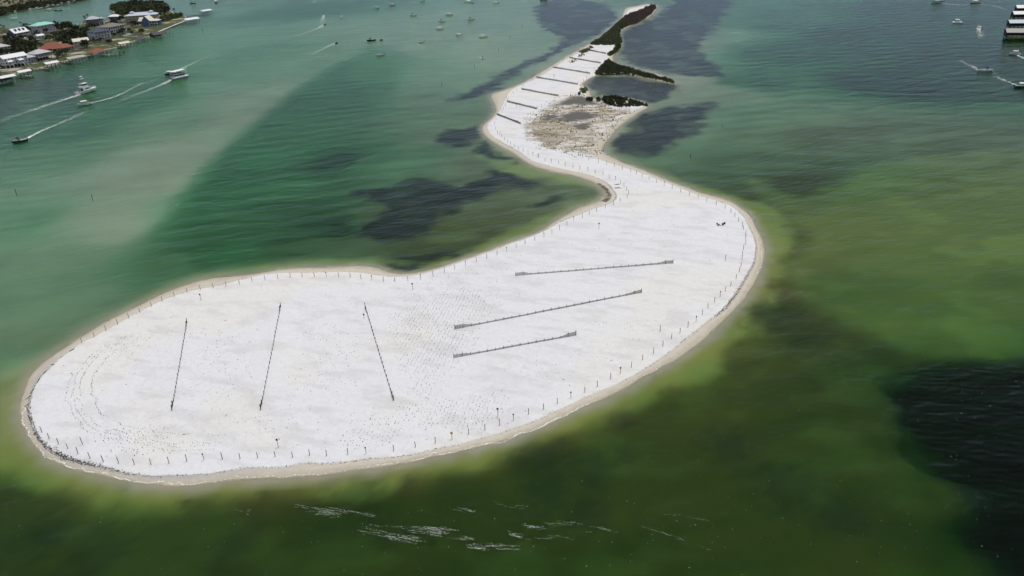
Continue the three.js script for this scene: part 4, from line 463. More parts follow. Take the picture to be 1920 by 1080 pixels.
function house(o) {
  const [ax, az, bx, bz] = o.front, w = o.w ?? Math.hypot(bx - ax, bz - az), turn = o.turn ?? Math.atan2(-(bz - az), bx - ax), y0 = (o.y ?? 1.0), t = thing(o.name ?? 'house', o.label, 'house', ax, y0, az, turn), d = o.depth, st = o.stilts ?? 0, fh = (o.eave - st) / o.floors;
  const wall = part(t, 'wall', box(w, o.eave - st, d, w / 2, st + (o.eave - st) / 2, -d / 2), o.wall);
  if (o.roof === 'gable') { const s = new THREE.Shape(); s.moveTo(-d / 2, 0); s.lineTo(d / 2, 0); s.lineTo(0, o.rise); s.closePath(); part(t, 'gable', new THREE.ExtrudeGeometry(s, { depth: w - 0.1, bevelEnabled: false }).rotateY(Math.PI / 2).translate(0.05, o.eave, -d / 2), o.wall); }
  const roof = part(t, 'roof', (o.roof === 'gable' ? gableRoof(w, d, o.rise) : hipRoof(w, d, o.rise)).translate(0, o.eave, -d / 2), o.cover);
  if (o.chimney) part(roof, 'chimney', box(1.2, 2, 1, w * 0.45, o.eave + o.rise, -d * 0.62), W.grey);
  if (o.cupolas) for (const u of o.cupolas) part(roof, 'cupola', hipRoof(4.5, 4.5, 1.4, 0.4).translate(w * u - 2.2, o.eave + o.rise + 0.3, -d / 2), o.cover);
  if (st) { for (let i = 0; i <= Math.round(w / 3.4); i++) for (const z of [-0.3, -d + 0.3]) part(t, 'stilt', box(0.4, st + 0.6, 0.4, 0.3 + (w - 0.6) * i / Math.round(w / 3.4), st / 2 - 0.3, z), o.stiltMat ?? trimWhite); part(t, 'under_floor_wall', box(w * 0.7, st, d * 0.6, w / 2, st / 2, -d / 2), W.dark); }
  const n = o.wins ?? Math.max(2, Math.round(w / 3.2)), m = Math.max(2, Math.round(d / 4));
  for (let f = 0; f < o.floors; f++) {
    const y = st + fh * (f + 0.55); for (let i = 0; i < n; i++) if (!(f === 0 && i === 1)) win(t, w * (i + 0.5) / n, y, 0.05, 0);
    for (let i = 0; i < m; i++) { win(t, -0.05, y, -d * (i + 0.5) / m, -Math.PI / 2); }
  }
  const dr = part(t, 'door', doorGeo, W.slate); dr.position.set(w * 1.5 / n, st + 1.1, 0.06); part(dr, 'handle', knobGeo, trimWhite);
  if (o.balcony) for (let f = o.balcony[0]; f <= o.balcony[1]; f++) {
    const y = st + fh * f, k = Math.round(w / 3), b = part(t, 'balcony', box(w, 0.3, 2.6, w / 2, y, 1.35), trimWhite);
    part(b, 'railing', merge([box(w, 0.12, 0.1, w / 2, y + 1.1, 2.55), ...Array.from({ length: k * 4 + 1 }, (_, i) => box(0.06, 1.0, 0.06, 0.05 + (w - 0.1) * i / (k * 4), y + 0.6, 2.55))]), trimWhite);
    for (let i = 0; i <= k; i++) part(t, 'column', box(0.35, fh, 0.35, 0.2 + (w - 0.4) * i / k, y + fh / 2, 2.5), trimWhite);
    for (let i = 0; i < k; i++) { const g = part(t, 'glass_door', box(1.9, 2.2, 0.08, (w * (i + 0.5)) / k, y + 1.25, 0.08), glass); }
  }
  if (o.balcony) part(t, 'porch_roof', box(w + 0.6, 0.2, 3.0, w / 2, st + fh * (o.balcony[1] + 1) - 0.1, 1.5), o.cover);
  if (o.dormers) for (const u of o.dormers) { const q = part(roof, 'dormer', merge([box(1.8, 1.8, 2.6, w * u, o.eave + o.rise * 0.42 + 0.5, -d * 0.24), gableRoof(2.6, 1.8, 0.8, 0.2, 0.12).rotateY(Math.PI / 2).translate(w * u, o.eave + o.rise * 0.42 + 1.4, -d * 0.24 + 1.3)]), o.wall); part(t, 'dormer_window', box(1.1, 1.1, 0.1, w * u, o.eave + o.rise * 0.42 + 0.5, -d * 0.24 + 1.34), glass); }
  for (const u of o.porches ?? []) { const q = part(t, 'porch', box(4, 0.25, 2.8, w * u, st, 1.5), trimWhite); part(q, 'porch_roof', gableRoof(4, 2.8, 0.8, 0.3).translate(w * u - 2, st + 2.9, 1.5), o.cover); for (const x of [-1.8, 1.8]) part(q, 'porch_post', box(0.25, st + 2.8, 0.25, w * u + x, (st + 2.8) / 2, 2.8), trimWhite); }
  if (o.stairs) for (const s of [0, 0.9]) { const q = []; for (let i = 0; i < 10; i++) q.push(box(0.28, st / 10, 1.1, w * o.stairs + i * 0.34 * 0 + s * 3, st - (i + 0.5) * st / 10, 2.9 + i * 0.34)); part(t, 'stairs', merge(q), trimWhite); }
  return t;
}
const H = (o) => house(o);
H({ front: [-438,-730.8, -426.6,-748], depth: 10, eave: 8.4, floors: 2, stilts: 2.6, roof: 'gable', rise: 2.4, wall: W.white, cover: R.white, chimney: 1, stairs: 0.7, wins: 7, porches: [0.2, 0.66], label: 'white three storey house with white metal gable roof and outside stairs' });
H({ front: [-428.5,-765.9, -422,-780.6], depth: 12, eave: 6.2, floors: 1, stilts: 2.8, roof: 'hip', rise: 2.8, wall: W.grey, cover: R.grey, balcony: [0, 0], label: 'grey house with pale metal hip roof and raised deck, beside the white three storey house' });
H({ name: 'garage_wing', front: [-432.1,-757.5, -428.3,-764.4], depth: 9, eave: 4.6, floors: 1, roof: 'hip', rise: 2, wall: W.grey, cover: R.grey, wins: 3, label: 'low grey garage wing with pale hip roof' });
H({ front: [-450.7,-811, -426.9,-816], depth: 17, eave: 3.8, floors: 1, roof: 'hip', rise: 5, wall: W.tan, cover: R.red, balcony: [0, 0], label: 'broad single storey house under a large red brown hip roof' });
H({ name: 'house_wing', front: [-431.4,-814.3, -422.7,-827.1], depth: 10, eave: 3.5, floors: 1, roof: 'hip', rise: 3, wall: W.tan, cover: R.red, label: 'lower wing with red brown roof reaching toward the cream house' });
H({ front: [-434.4,-851.8, -422.7,-859.8], depth: 9, eave: 4.2, floors: 1, roof: 'gable', rise: 2.2, wall: W.cream, cover: R.cream, chimney: 1, label: 'low cream roofed house behind the red roofed boat shed' });
H({ front: [-424.9,-879.5, -414.6,-892.2], depth: 15, eave: 9, floors: 3, roof: 'hip', rise: 2.6, wall: W.white, cover: R.navy, balcony: [1, 2], label: 'white three storey house with navy roof and two tiers of balconies' });
H({ front: [-424.6,-914.2, -416.1,-934.6], depth: 16, eave: 9.4, floors: 3, roof: 'hip', rise: 2.8, wall: W.white, cover: R.taupe, balcony: [1, 2], label: 'long white house with taupe hip roof and rows of balcony columns' });
H({ front: [-494,-1011, -481.1,-1015.3], depth: 13, eave: 8.2, floors: 2, stilts: 2.4, roof: 'hip', rise: 3.4, wall: W.slate, cover: R.grey, label: 'dark slate house with grey hip roof by the back channel' });
H({ name: 'turret', front: [-486.4,-1028.8, -482.2,-1029.5], depth: 4.4, eave: 7, floors: 2, roof: 'hip', rise: 1.6, wall: W.white, cover: R.grey, wins: 2, label: 'small white turret with grey pointed roof' });
H({ front: [-487.9,-1058, -475.5,-1055.7], depth: 8, eave: 5.6, floors: 1, stilts: 2, roof: 'hip', rise: 2.2, wall: W.slate, cover: R.white, label: 'small dark walled house with bright white pyramid roof' });
H({ front: [-530.2,-966.2, -519.7,-987.5], depth: 13, eave: 8.8, floors: 2, roof: 'hip', rise: 2.8, wall: W.lilac, cover: R.teal, wins: 5, label: 'tall lilac white house with sea green hip roof' });
H({ front: [-541.1,-938.3, -534.5,-955.6], depth: 11, eave: 5.4, floors: 1, stilts: 2.2, roof: 'gable', rise: 4.2, wall: W.slate, cover: R.white, dormers: [0.22, 0.5, 0.78], balcony: [0, 0], label: 'house with steep bright white roof, three dormers and a columned porch' });
H({ front: [-541.6,-894.5, -546.3,-924.9], depth: 12, eave: 6, floors: 2, roof: 'gable', rise: 3, wall: W.tan, cover: R.brown, label: 'tan house with brown roof beside tall dark trees' });
H({ front: [-504.4,-830.3, -494.1,-842.8], depth: 11, eave: 5, floors: 1, stilts: 1.6, roof: 'hip', rise: 2.4, wall: W.lilac, cover: R.grey, label: 'low lavender house with light grey hip roof' });
H({ name: 'garage', front: [-508.3,-923.6, -504.4,-929.8], depth: 6, eave: 3, floors: 1, roof: 'gable', rise: 1.2, wall: W.white, cover: R.white, wins: 2, label: 'small white garage in front of the sea green roofed house' });
H({ front: [-427,-687.8, -424.4,-698.4], depth: 9, eave: 6.5, floors: 2, roof: 'gable', rise: 2.2, wall: W.slate, cover: R.white, label: 'dark walled waterfront house beside the white three storey house' });
H({ front: [-450.8,-1020.1, -433.3,-1013.5], w: 36, turn: 0.12, depth: 14, eave: 9, floors: 3, roof: 'hip', rise: 2.8, wall: W.tan, cover: R.pale, cupolas: [0.2, 0.82], wins: 9, label: 'large tan house with pale blue grey roof and two cupolas' });
{ const o = { front: [-424.4,-994.4, -412.5,-990], turn: -0.12, w: 11, depth: 9, eave: 5.4, floors: 1, stilts: 1.6, roof: 'gable', rise: 3.4, wall: W.blue, cover: R.cream, label: 'cream roofed wing of the blue waterfront house' }; H({ ...o, name: 'house_wing' });
  H({ name: 'house', front: [-406.6,-981.2, -418.8,-1012.7], turn: -0.12 + Math.PI / 2, w: 11, depth: 8.5, eave: 7.2, floors: 2, roof: 'gable', rise: 4.4, wall: W.blue, cover: R.cream, label: 'tall blue gabled waterfront house' });
  H({ name: 'porch_house', front: [-406.9,-983.5, -394.7,-977.7], w: 10, turn: -0.12, depth: 7, eave: 6.4, floors: 2, roof: 'hip', rise: 1.6, wall: W.blue, cover: R.cream, balcony: [0, 1], wins: 3, label: 'blue two storey porch block with white columns' }); }
{ const t = thing('swimming_pool', 'small turquoise swimming pool beside the long white house', 'pool', -405.5,-914.6, 1.2, 0.9); const [x, z] = [-405.5,-914.6]; t.position.set(x, 1.25, z); t.rotation.y = 0.9; part(t, 'rim', merge([box(9, 0.3, 0.6, 0, 0, 2.3), box(9, 0.3, 0.6, 0, 0, -2.3), box(0.6, 0.3, 4, 4.2, 0, 0), box(0.6, 0.3, 4, -4.2, 0, 0)]), trimWhite); part(t, 'water', box(7.8, 0.2, 4, 0, 0, 0), mat(0.18, 0.55, 0.5, 0.1)); }

// ---------- trees ----------
function crownGeo(seed, r, h, n) { const q = rng(seed), parts = []; for (let k = 0; k < n; k++) { const a = q() * 6.28, u = Math.pow(q(), 0.6) * r, y = h * (0.42 + 0.5 * q()) * (1 - 0.25 * (u / r)); parts.push(leafClump(seed * 31 + k, 44, r * (0.3 + 0.2 * q()), r * 0.17, 0.8).translate(Math.cos(a) * u, y - r * 0.25, Math.sin(a) * u)); } return merge(parts); }
const treeProto = [0, 1, 2, 3].map((k) => ({ crown: crownGeo(200 + k, [3.2, 3.8, 2.7, 3.4][k], [7, 8, 7.4, 6.4][k], 13), trunk: merge([bar([0, -0.5, 0], [0.2, 3.6, 0.1], 0.28, 0.16), bar([0.15, 2.6, 0], [1.4, 5, 0.6], 0.12, 0.05), bar([0.15, 2.4, 0], [-1.2, 4.8, -0.6], 0.12, 0.05), bar([0.2, 3.4, 0.1], [0.1, 5.8, -0.6], 0.13, 0.05)]) }));
const treeMats = [leafMat(0.03, 0.04, 0.016), leafMat(0.042, 0.056, 0.02), leafMat(0.036, 0.042, 0.022)];
const houseSpots = scene.children.filter((o) => o.userData.category === 'house').map((o) => { const v = new THREE.Box3().setFromObject(o); return [v.min.x - 3, v.max.x + 5, v.min.z - 2, v.max.z + 5]; });
const treeSpots = [[-548.4,-940.8,0.9],[-532.2,-905.7,1],[-513.7,-882.1,1],[-498.2,-850.5,1],[-504.6,-875.8,0.9],[-491.5,-861.5,1],[-480.8,-851.6,1],[-468.2,-822.4,0.9],[-472.2,-842.5,0.9],[-498.6,-891.2,0.8],[-476.3,-856.8,0.9],[-470.6,-817,0.9],[-476.9,-818.9,0.8],[-538,-973,0.8],[-551.3,-990.2,0.9],[-497.6,-935.2,0.8],[-481,-892.6,0.8],[-511.9,-980.5,1.1],[-503.5,-973.3,1.25],[-502.3,-981.3,1.3],[-496.3,-979.2,1.2],[-482.5,-957.8,1],[-485.5,-935,0.9],[-471.9,-918.9,0.9],[-464.9,-916.5,1],[-459.3,-878.5,0.8],[-457.9,-914.2,0.8],[-471.6,-954,0.9],[-457.9,-933.3,0.9],[-438.7,-875.3,0.9],[-413.7,-830.6,0.8],[-412.6,-782.1,0.9],[-413.4,-791,0.8],[-413.6,-833.8,0.9],[-421.6,-869.7,0.6],[-417.4,-875.3,0.6],[-411.7,-909.8,0.9],[-415.8,-926.6,0.8],[-414.9,-899.7,0.8],[-490.7,-820.1,0.7],[-456.5,-759.1,0.7],[-463,-791.2,0.8],[-450.5,-776.3,0.7],[-412.5,-773.6,0.6],[-439.5,-868.6,0.7],[-523.2,-972,0.7],[-429.3,-1075.4,1.1],[-430.5,-1091.6,1.2],[-433.4,-1108.9,1.1],[-421.8,-898.3,0.5]];
{ const r = rng(401), b = bounds(townPoly); for (let k = 0; k < 4000 && treeSpots.length < 118; k++) { const x = lerp(b[0], b[1], r()), z = lerp(b[2], b[3], r()); if (z < -1075 || x < -600 || signed(townPoly, x, z) < 12 || houseSpots.some((h) => x > h[0] && x < h[1] && z > h[2] && z < h[3]) || treeSpots.some((t) => Math.hypot(t[0] - x, t[1] - z) < 4)) continue; treeSpots.push([x, z, 0.55 + 0.4 * r()]); } }
const houseNames = ['white three storey house', 'grey hip roofed house', 'grey garage wing', 'broad red roofed house', 'red roofed wing', 'low cream roofed house', 'navy roofed house', 'taupe roofed house', 'dark slate house', 'white turret', 'white pyramid roofed house', 'sea green roofed house', 'house with dormers', 'brown roofed house', 'lavender house', 'small white garage', 'dark walled waterfront house', 'tan house with cupolas', 'blue house wing', 'blue gabled house', 'blue porch block'];
const nearHouse = (x, z) => houseSpots.reduce((a, h, i) => { const e = Math.hypot((h[0] + h[1]) / 2 - x, (h[2] + h[3]) / 2 - z); return e < a[0] ? [e, houseNames[i]] : a; }, [1e9, ''])[1];
treeSpots.forEach(([x, z, s], k) => {
  s *= 1.22; const g = treeProto[k % 4], t = thing('tree', ['dark broad evergreen tree', 'mid green broad tree', 'dull green tree'][k % 3] + ' beside the ' + nearHouse(x, z), 'tree', x, townY(x, z) - 0.1, z, k * 1.7, 'garden trees of the waterfront houses'); t.scale.set(s, s * (0.9 + (k % 5) * 0.06), s); part(t, 'crown', g.crown, treeMats[k % 3]); part(t, 'trunk', g.trunk, darkWood);
});
{ // fan palms
  const q = rng(301), fr = []; for (let k = 0; k < 26; k++) { const a = k * 2.4, e = 0.9 - (k / 26) * 1.7, n = 5; let px = 0, py = 0, prev = null; for (let i = 0; i <= n; i++) { const u = i / n, r = 1.9 * u * Math.cos(e * (1 - u * 0.2)), y = 1.7 * u * Math.sin(e) - 0.9 * u * u, w = 0.34 * Math.sin(Math.PI * (0.12 + 0.8 * u)); const c = [Math.cos(a) * r, y, Math.sin(a) * r], s = [-Math.sin(a) * w, 0, Math.cos(a) * w], L = [c[0] + s[0], c[1] - w * 0.4, c[2] + s[2]], Rr = [c[0] - s[0], c[1] - w * 0.4, c[2] - s[2]]; if (prev) fr.push(...prev[0], ...prev[1], ...c, ...prev[1], ...L, ...c, ...prev[0], ...c, ...prev[2], ...prev[2], ...c, ...Rr); prev = [c, L, Rr]; } }
  const crown = raw(fr).translate(0, 6.6, 0), trunk = bar([0, -0.4, 0], [0.15, 6.6, 0.05], 0.24, 0.17, 8), pm = leafMat(0.045, 0.058, 0.024);
  [[-587.6,-1038.3,1],[-566.3,-1012.7,1.1],[-602.5,-1021.3,1],[-588.8,-1003.4,1.1],[-541.5,-970.1,0.9],[-419.6,-1097.9,1.1],[-421.5,-1000.1,1.15],[-413.3,-949.8,1.1],[-524.6,-1072,1],[-525.2,-1082.3,1.1],[-514.8,-1053.6,0.9],[-454.9,-827.6,0.9],[-561.1,-968.8,0.9],[-408.7,-875.9,0.8]].forEach(([x, z, s], k) => { const t = thing('palm_tree', 'slim fan palm beside the ' + nearHouse(x, z), 'palm tree', x, townY(x, z), z, k, 'palms of the waterfront gardens'); t.scale.setScalar(s); part(t, 'crown', crown, pm); part(t, 'trunk', trunk, greyWood); });
}

// ---------- docks and boathouses ----------
const pileGeo = new THREE.CylinderGeometry(0.16, 0.18, 1, 7).translate(0, 0.5, 0);
function boathouse(x, z, turn, L, Wd, o, label) {
  const t = thing('boathouse', label, 'boathouse', x, 0, z, turn), h = o.h ?? 4, nx = Math.max(2, Math.round(L / 3.2));
  part(t, 'deck', merge([box(L, 0.25, 1.3, 0, 1.3, Wd / 2 - 0.65), box(L, 0.25, 1.3, 0, 1.3, -Wd / 2 + 0.65), box(1.4, 0.25, Wd - 2.62, -L / 2 + 0.7, 1.3, 0)]), paleWood);
  for (let i = 0; i <= nx; i++) for (const s of [-1, 1]) { const p = part(t, 'pile', pileGeo, darkWood); p.position.set(-L / 2 + 0.3 + (L - 0.6) * i / nx, -3, s * (Wd / 2 - 0.2)); p.scale.y = h + 3; }
  part(t, 'beam', merge([box(L, 0.3, 0.25, 0, h - 0.1, Wd / 2 - 0.2), box(L, 0.3, 0.25, 0, h - 0.1, -Wd / 2 + 0.2)]), trimWhite);
  part(t, 'roof', (o.hip ? hipRoof(L, Wd, o.rise ?? 2, 0.6) : gableRoof(L, Wd, o.rise ?? 1.1, 0.5)).translate(-L / 2, h + 0.25, 0), o.roof);
  if (o.walls) part(t, 'siding', merge([box(L, h - 1.5, 0.12, 0, h / 2 + 0.65, -Wd / 2 + 0.1), box(0.12, h - 1.5, Wd, -L / 2 + 0.1, h / 2 + 0.65, 0)]), W.dark);
  return t;
}
function pier(ax, az, bx, bz, w, label, m = paleWood) {
  const L = Math.hypot(bx - ax, bz - az), t = thing('pier', label, 'pier', ax, 0, az, Math.atan2(-(bz - az), bx - ax)); part(t, 'deck', box(L, 0.2, w, L / 2, 1.35, 0), m); const n = Math.max(2, Math.round(L / 4));
  for (let i = 0; i <= n; i++) for (const s of [-1, 1]) { const p = part(t, 'pile', pileGeo, darkWood); p.position.set(L * i / n, -3, s * (w / 2 + 0.1)); p.scale.y = 4.9; }
  return t;
}
function pilings(list, h, label, group) { for (const [x, z] of list) { const t = thing('piling', label, 'piling', x, -3, z, x, group); const p = part(t, 'pole', pileGeo, darkWood); p.scale.y = h + 3; const c = part(t, 'cap', new THREE.ConeGeometry(0.19, 0.25, 7).translate(0, h + 3.1, 0), greyWood); } }
const A = 1.15;   // the shore runs along this heading
boathouse(-403.4,-668.8, A - 0.15, 12, 8, { roof: R.white, walls: 1 }, 'white roofed boathouse with dark sides, beside the dark walled waterfront house');
boathouse(-400.1,-689.8, A - 0.2, 10, 6, { roof: R.white, h: 4.2 }, 'small open boathouse with flat white roof below the white three storey house');
boathouse(-395.3,-726.3, A - 0.2, 11, 6.5, { roof: R.white, h: 4.4 }, 'open white roofed boathouse at the end of the lawn walkway');
boathouse(-386.1,-752, A - 0.3, 15, 10, { roof: R.weathered, h: 4.2 }, 'wide boathouse with weathered grey roof before the red roofed house');
boathouse(-382.4,-788.4, A - 0.3, 14, 11, { roof: R.red, hip: 1, rise: 2.6, h: 3.6 }, 'boat shed under a red brown hip roof with a long finger pier');
boathouse(-374.8,-830.4, A - 0.2, 11, 6, { roof: R.cream, h: 4 }, 'open boathouse with cream roof between the red and the dark roofed sheds');
boathouse(-369.4,-858.5, A - 0.3, 12, 9, { roof: R.dark, hip: 1, rise: 2.4, h: 3.8 }, 'boathouse with very dark hip roof');
boathouse(-362.3,-888, A - 0.25, 14, 9, { roof: R.dark, rise: 2, h: 3.8, walls: 1 }, 'boathouse with dark gable roof beside a row of bare pilings');
boathouse(-365.7,-1001.8, A - 0.3, 17, 10, { roof: R.white, rise: 1.4, h: 4.4 }, 'big white roofed boathouse at the tip of the residential point');
boathouse(-375.4,-1087.2, A - 0.3, 13, 8, { roof: R.white, h: 4.4 }, 'white roofed boathouse standing alone at the end of a long pier');
pier(-409.1,-676.7, -406.8,-680.5, 1.6, 'short dock leading to the first white roofed boathouse');
pier(-412.4,-690.9, -389.9,-683.9, 1.8, 'low dock beside the small open boathouse');
pier(-418.1,-725.7, -394.5,-717.9, 1.8, 'pale walkway across the lawn to the open white roofed boathouse');
pier(-413.4,-760.6, -389.4,-748.3, 1.8, 'walkway to the wide grey roofed boathouse');
pier(-414.9,-789.1, -384.3,-779.9, 2, 'pale walkway to the red roofed boat shed');
pier(-374.9,-781.4, -357.8,-779.2, 1.6, 'finger pier lined with pilings beyond the red roofed shed');
pier(-376.1,-793.5, -360.2,-794.6, 1.2, 'second dark finger pier beside the cream roofed boathouse', darkWood);
pier(-389.6,-843.3, -375.2,-825.6, 1.6, 'short walkway to the cream roofed boathouse');
pier(-385.4,-855.3, -370.6,-853.9, 1.6, 'walkway to the very dark hip roofed boathouse');
pier(-406.2,-905.2, -364.4,-883.6, 1.8, 'long pale boardwalk to the dark gable boathouse');
pier(-377,-926.1, -378.6,-1017.8, 2.2, 'white seawall walk along the residential point', trimWhite);
pier(-390.5,-1061.9, -377.2,-1074.7, 1.5, 'long narrow pier running out to the lone boathouse', darkWood);
pilings([[-358.6,-897.8],[-355.2,-894.8],[-351.1,-891.5],[-346.5,-888.1]], 4.2, 'bare mooring piling beside the dark gable boathouse', 'mooring pilings off the dark boathouse');
pilings([[-377.8,-760.4],[-372.4,-756.1],[-377.7,-729]], 3, 'bare piling standing off the wide grey roofed boathouse', 'pilings off the grey boathouse');
pilings([[-320.9,-907.6]], 5, 'single tall channel piling off the residential point');
pilings([[-232.8,-364.9]], 3, 'dark piling in open water closest to the dark canopy boat');
pilings([[-189.8,-350.1]], 3, 'dark piling on the pale sandbar of the wide channel');
pilings([[-0.8,-693.6],[-19.8,-624.9],[10.1,-759.4],[-41.8,-563.9],[-55.4,-508.9],[23.7,-826.4]], 2.4, 'dark stake standing in the shallows beside the narrow spit', 'stakes in the shallows');
pilings([[117.9,-421.2],[88.7,-368.1]], 1.6, 'short dark stake in the green water east of the marsh', 'stakes off the marsh');
pilings([[455.2,-731.7],[458.3,-734.1],[461.5,-736.4],[464.1,-739.1]], 4.6, 'bare piling beside the boathouses across the bay', 'mooring pilings of the far boathouses');
boathouse(402.6,-630.4, -0.35, 20, 11, { roof: R.weathered, rise: 2, h: 4.6, walls: 1 }, 'dark sided boathouse with dull grey roof sheltering a yellow boat');
boathouse(428.2,-672.6, -0.3, 18, 10, { roof: R.pale, rise: 1.8, h: 4.6, walls: 1 }, 'dark sided boathouse with pale roof behind the dull grey one');
boathouse(458.1,-716.4, -0.3, 19, 10, { roof: R.white, rise: 1.8, h: 4.6, walls: 1 }, 'white roofed boathouse beside the bare pilings');
boathouse(480.9,-751, -0.3, 18, 9, { roof: R.white, rise: 1.8, h: 4.6, walls: 1 }, 'rearmost white roofed boathouse of the group across the bay');

// ---------- boats ----------
const hullWhite = new THREE.MeshPhysicalMaterial({ color: rgb(0.88, 0.88, 0.87), roughness: 0.6, specularIntensity: 0.4 }), hullDark = mat(0.02, 0.022, 0.028, 0.25), hullNavy = mat(0.03, 0.04, 0.09, 0.25), hullYellow = mat(0.6, 0.5, 0.12, 0.3), deckGrey = mat(0.66, 0.66, 0.64, 0.9), black = mat(0.015, 0.015, 0.017, 0.35), canvasBlue = mat(0.03, 0.08, 0.36, 0.8), canvasDark = mat(0.03, 0.03, 0.035, 0.8), steel = mat(0.5, 0.5, 0.5, 0.35, { metalness: 0.6 });
function hullShape(L, B, Hh) {   // bow toward +x; outer skin and inner liner
  const n = 14, outer = [], liner = [], at = (u) => { const w = B / 2 * (u < 0.5 ? 0.94 + 0.12 * u : Math.pow(Math.max(0, 1 - Math.pow((u - 0.5) / 0.5, 2.2)), 0.62)), g = Hh * (0.82 + 0.36 * u * u), k = -0.45 * Hh + 0.75 * Hh * Math.pow(u, 4); return { x: (u - 0.5) * L, w: Math.max(0.02, w), g, k, f: 0.3 * Hh + 0.35 * Hh * Math.pow(u, 3) }; };
  const S = []; for (let i = 0; i <= n; i++) S.push(at(i / n));
  const ring = (s) => [[s.x, s.g, -s.w], [s.x, (s.g + s.k) / 2 - 0.1 * Hh, -s.w * 0.86], [s.x, s.k, 0], [s.x, (s.g + s.k) / 2 - 0.1 * Hh, s.w * 0.86], [s.x, s.g, s.w]];
  const inn = (s) => { const w = Math.max(0.01, s.w - 0.16); return [[s.x, s.g, s.w], [s.x, s.g + 0.01, w], [s.x, s.f, w * 0.95], [s.x, s.f, -w * 0.95], [s.x, s.g + 0.01, -w], [s.x, s.g, -s.w]]; };
  const skin = (out, fn) => { for (let i = 0; i < n; i++) { const a = fn(S[i]), b = fn(S[i + 1]); for (let k = 0; k < a.length - 1; k++) out.push(...a[k], ...a[k + 1], ...b[k], ...b[k], ...a[k + 1], ...b[k + 1]); } };
  skin(outer, ring); skin(liner, inn); const t = ring(S[0]); outer.push(...t[0], ...t[2], ...t[1], ...t[0], ...t[4], ...t[2], ...t[4], ...t[3], ...t[2]);
  return { outer: raw(outer), liner: raw(liner) };
}
const motorGeo = merge([rbox(0.55, 0.75, 0.5, 0.12, 0, 0.55, 0), box(0.2, 1.1, 0.18, 0.02, -0.3, 0)]);
function boat(x, z, heading, o, label, group) {
  const L = (o.L ?? 6.6) * 1.15, B = o.B ?? L * 0.36, Hh = o.H ?? 1.2, t = thing(o.name ?? 'motor_boat', label, 'boat', x, 0, z, heading * D2R, group), g = hullShape(L, B, Hh);
  const hull = part(t, 'hull', g.outer, o.hull ?? hullWhite); part(t, 'deck', g.liner, o.deck ?? deckGrey); part(hull, 'rub_rail', merge([box(L * 0.5, 0.08, 0.06, -L * 0.24, Hh * 0.83, B * 0.485), box(L * 0.5, 0.08, 0.06, -L * 0.24, Hh * 0.83, -B * 0.485)]), black);
  const f = Hh * 0.32;
  if (o.console !== false) { const c = part(t, 'console', rbox(L * 0.14, 1.0, B * 0.36, 0.12, L * 0.02, f + 0.5, 0), o.hull === hullDark ? black : hullWhite); part(c, 'windshield', box(0.06, 0.5, B * 0.34, L * 0.08, f + 1.2, 0).applyMatrix4(M4().makeRotationZ(0)), glass); part(t, 'seat', rbox(0.7, 0.6, B * 0.34, 0.1, -L * 0.12, f + 0.35, 0), hullWhite); part(t, 'bow_cushion', rbox(L * 0.16, 0.4, B * 0.42, 0.1, L * 0.24, f + 0.3, 0), hullWhite); }
  if (o.top) { const y = f + 2.15, p = []; for (const a of [-0.13, 0.13]) for (const s of [-1, 1]) p.push(bar([L * a * 0.7, f, s * B * 0.24], [L * a, y, s * B * 0.3], 0.035, 0.035, 5)); part(t, 'top_frame', merge(p), steel); const c = part(t, 'canopy', o.bimini ? new THREE.CylinderGeometry(1, 1, B * 0.8, 10, 1, false, 0, Math.PI).rotateX(Math.PI / 2).scale(L * 0.2, 0.3, 1).translate(0, y - 0.05, 0) : rbox(L * 0.46, 0.3, B * 0.92, 0.1, -L * 0.02, y, 0), o.top); if (!o.bimini) part(c, 'antenna', bar([-L * 0.1, y, 0], [-L * 0.14, y + 1.6, 0], 0.02, 0.01, 4), steel); }
  for (let k = 0; k < (o.motors ?? 1); k++) { const m = part(t, 'outboard_motor', motorGeo, o.motorMat ?? black); m.position.set(-L / 2 - 0.25, Hh * 0.55, (k - ((o.motors ?? 1) - 1) / 2) * 0.7); }
  return t;
}
const anchored = 'boats anchored over the pale shallows';
boat(-290.2,-567.7, 0, { L: 7.6, top: hullWhite }, 'x').removeFromParent(); names.set('motor_boat', 0);
boat(-292.1,-563.3, -148, { L: 7.8, top: hullWhite, motors: 2 }, 'small white hard top boat running beside the sport fishing boat');
boat(-285.8,-467.1, -140, { L: 7.2, hull: hullDark, top: canvasDark, bimini: 1 }, 'black hulled boat with dark canopy and a long bright wake');
boat(-269.8,-665.4, -130, { L: 6.6, hull: hullDark, top: hullWhite }, 'small dark boat with white top passing the tour boat');
boat(-121.6,-787.3, -165, { L: 7.2, hull: hullDark, top: canvasDark, bimini: 1, deck: black }, 'black boat with black canopy anchored beside a jet ski', anchored);
boat(-102.8,-703.5, -160, { L: 7.2, motors: 1, console: true }, 'open white boat without canopy, tilted black motor, beyond the black boat', anchored);
boat(-72.2,-761.8, -145, { L: 6.4 }, 'open white boat without canopy between two canopied boats', anchored);
for (const [x, z, a, L] of [[-150.4,-1052.8, 160, 6.4], [-134,-1076.5, 165, 6.8], [-55.1,-947.8, 160, 7.8], [-59.9,-839.9, 172, 7.6], [-38.2,-788.7, 140, 7], [-15.1,-771.1, 165, 7.4], [-1.4,-1037.5, 175, 6.8], [-181.1,-972.3, -100, 6.4], [-97.6,-1104.5, 175, 6.6]]) boat(x, z, a, { L, top: hullWhite }, 'white boat with white hard top anchored over the pale shallows', anchored);
for (const [x, z, a, L] of [[-96.9,-960, 178, 6.8], [-60.2,-897, 158, 6.8], [-29.1,-899.8, 165, 6.6]]) boat(x, z, a, { L, top: canvasDark, bimini: 1 }, 'white boat with dark canvas canopy anchored over the pale shallows', anchored);
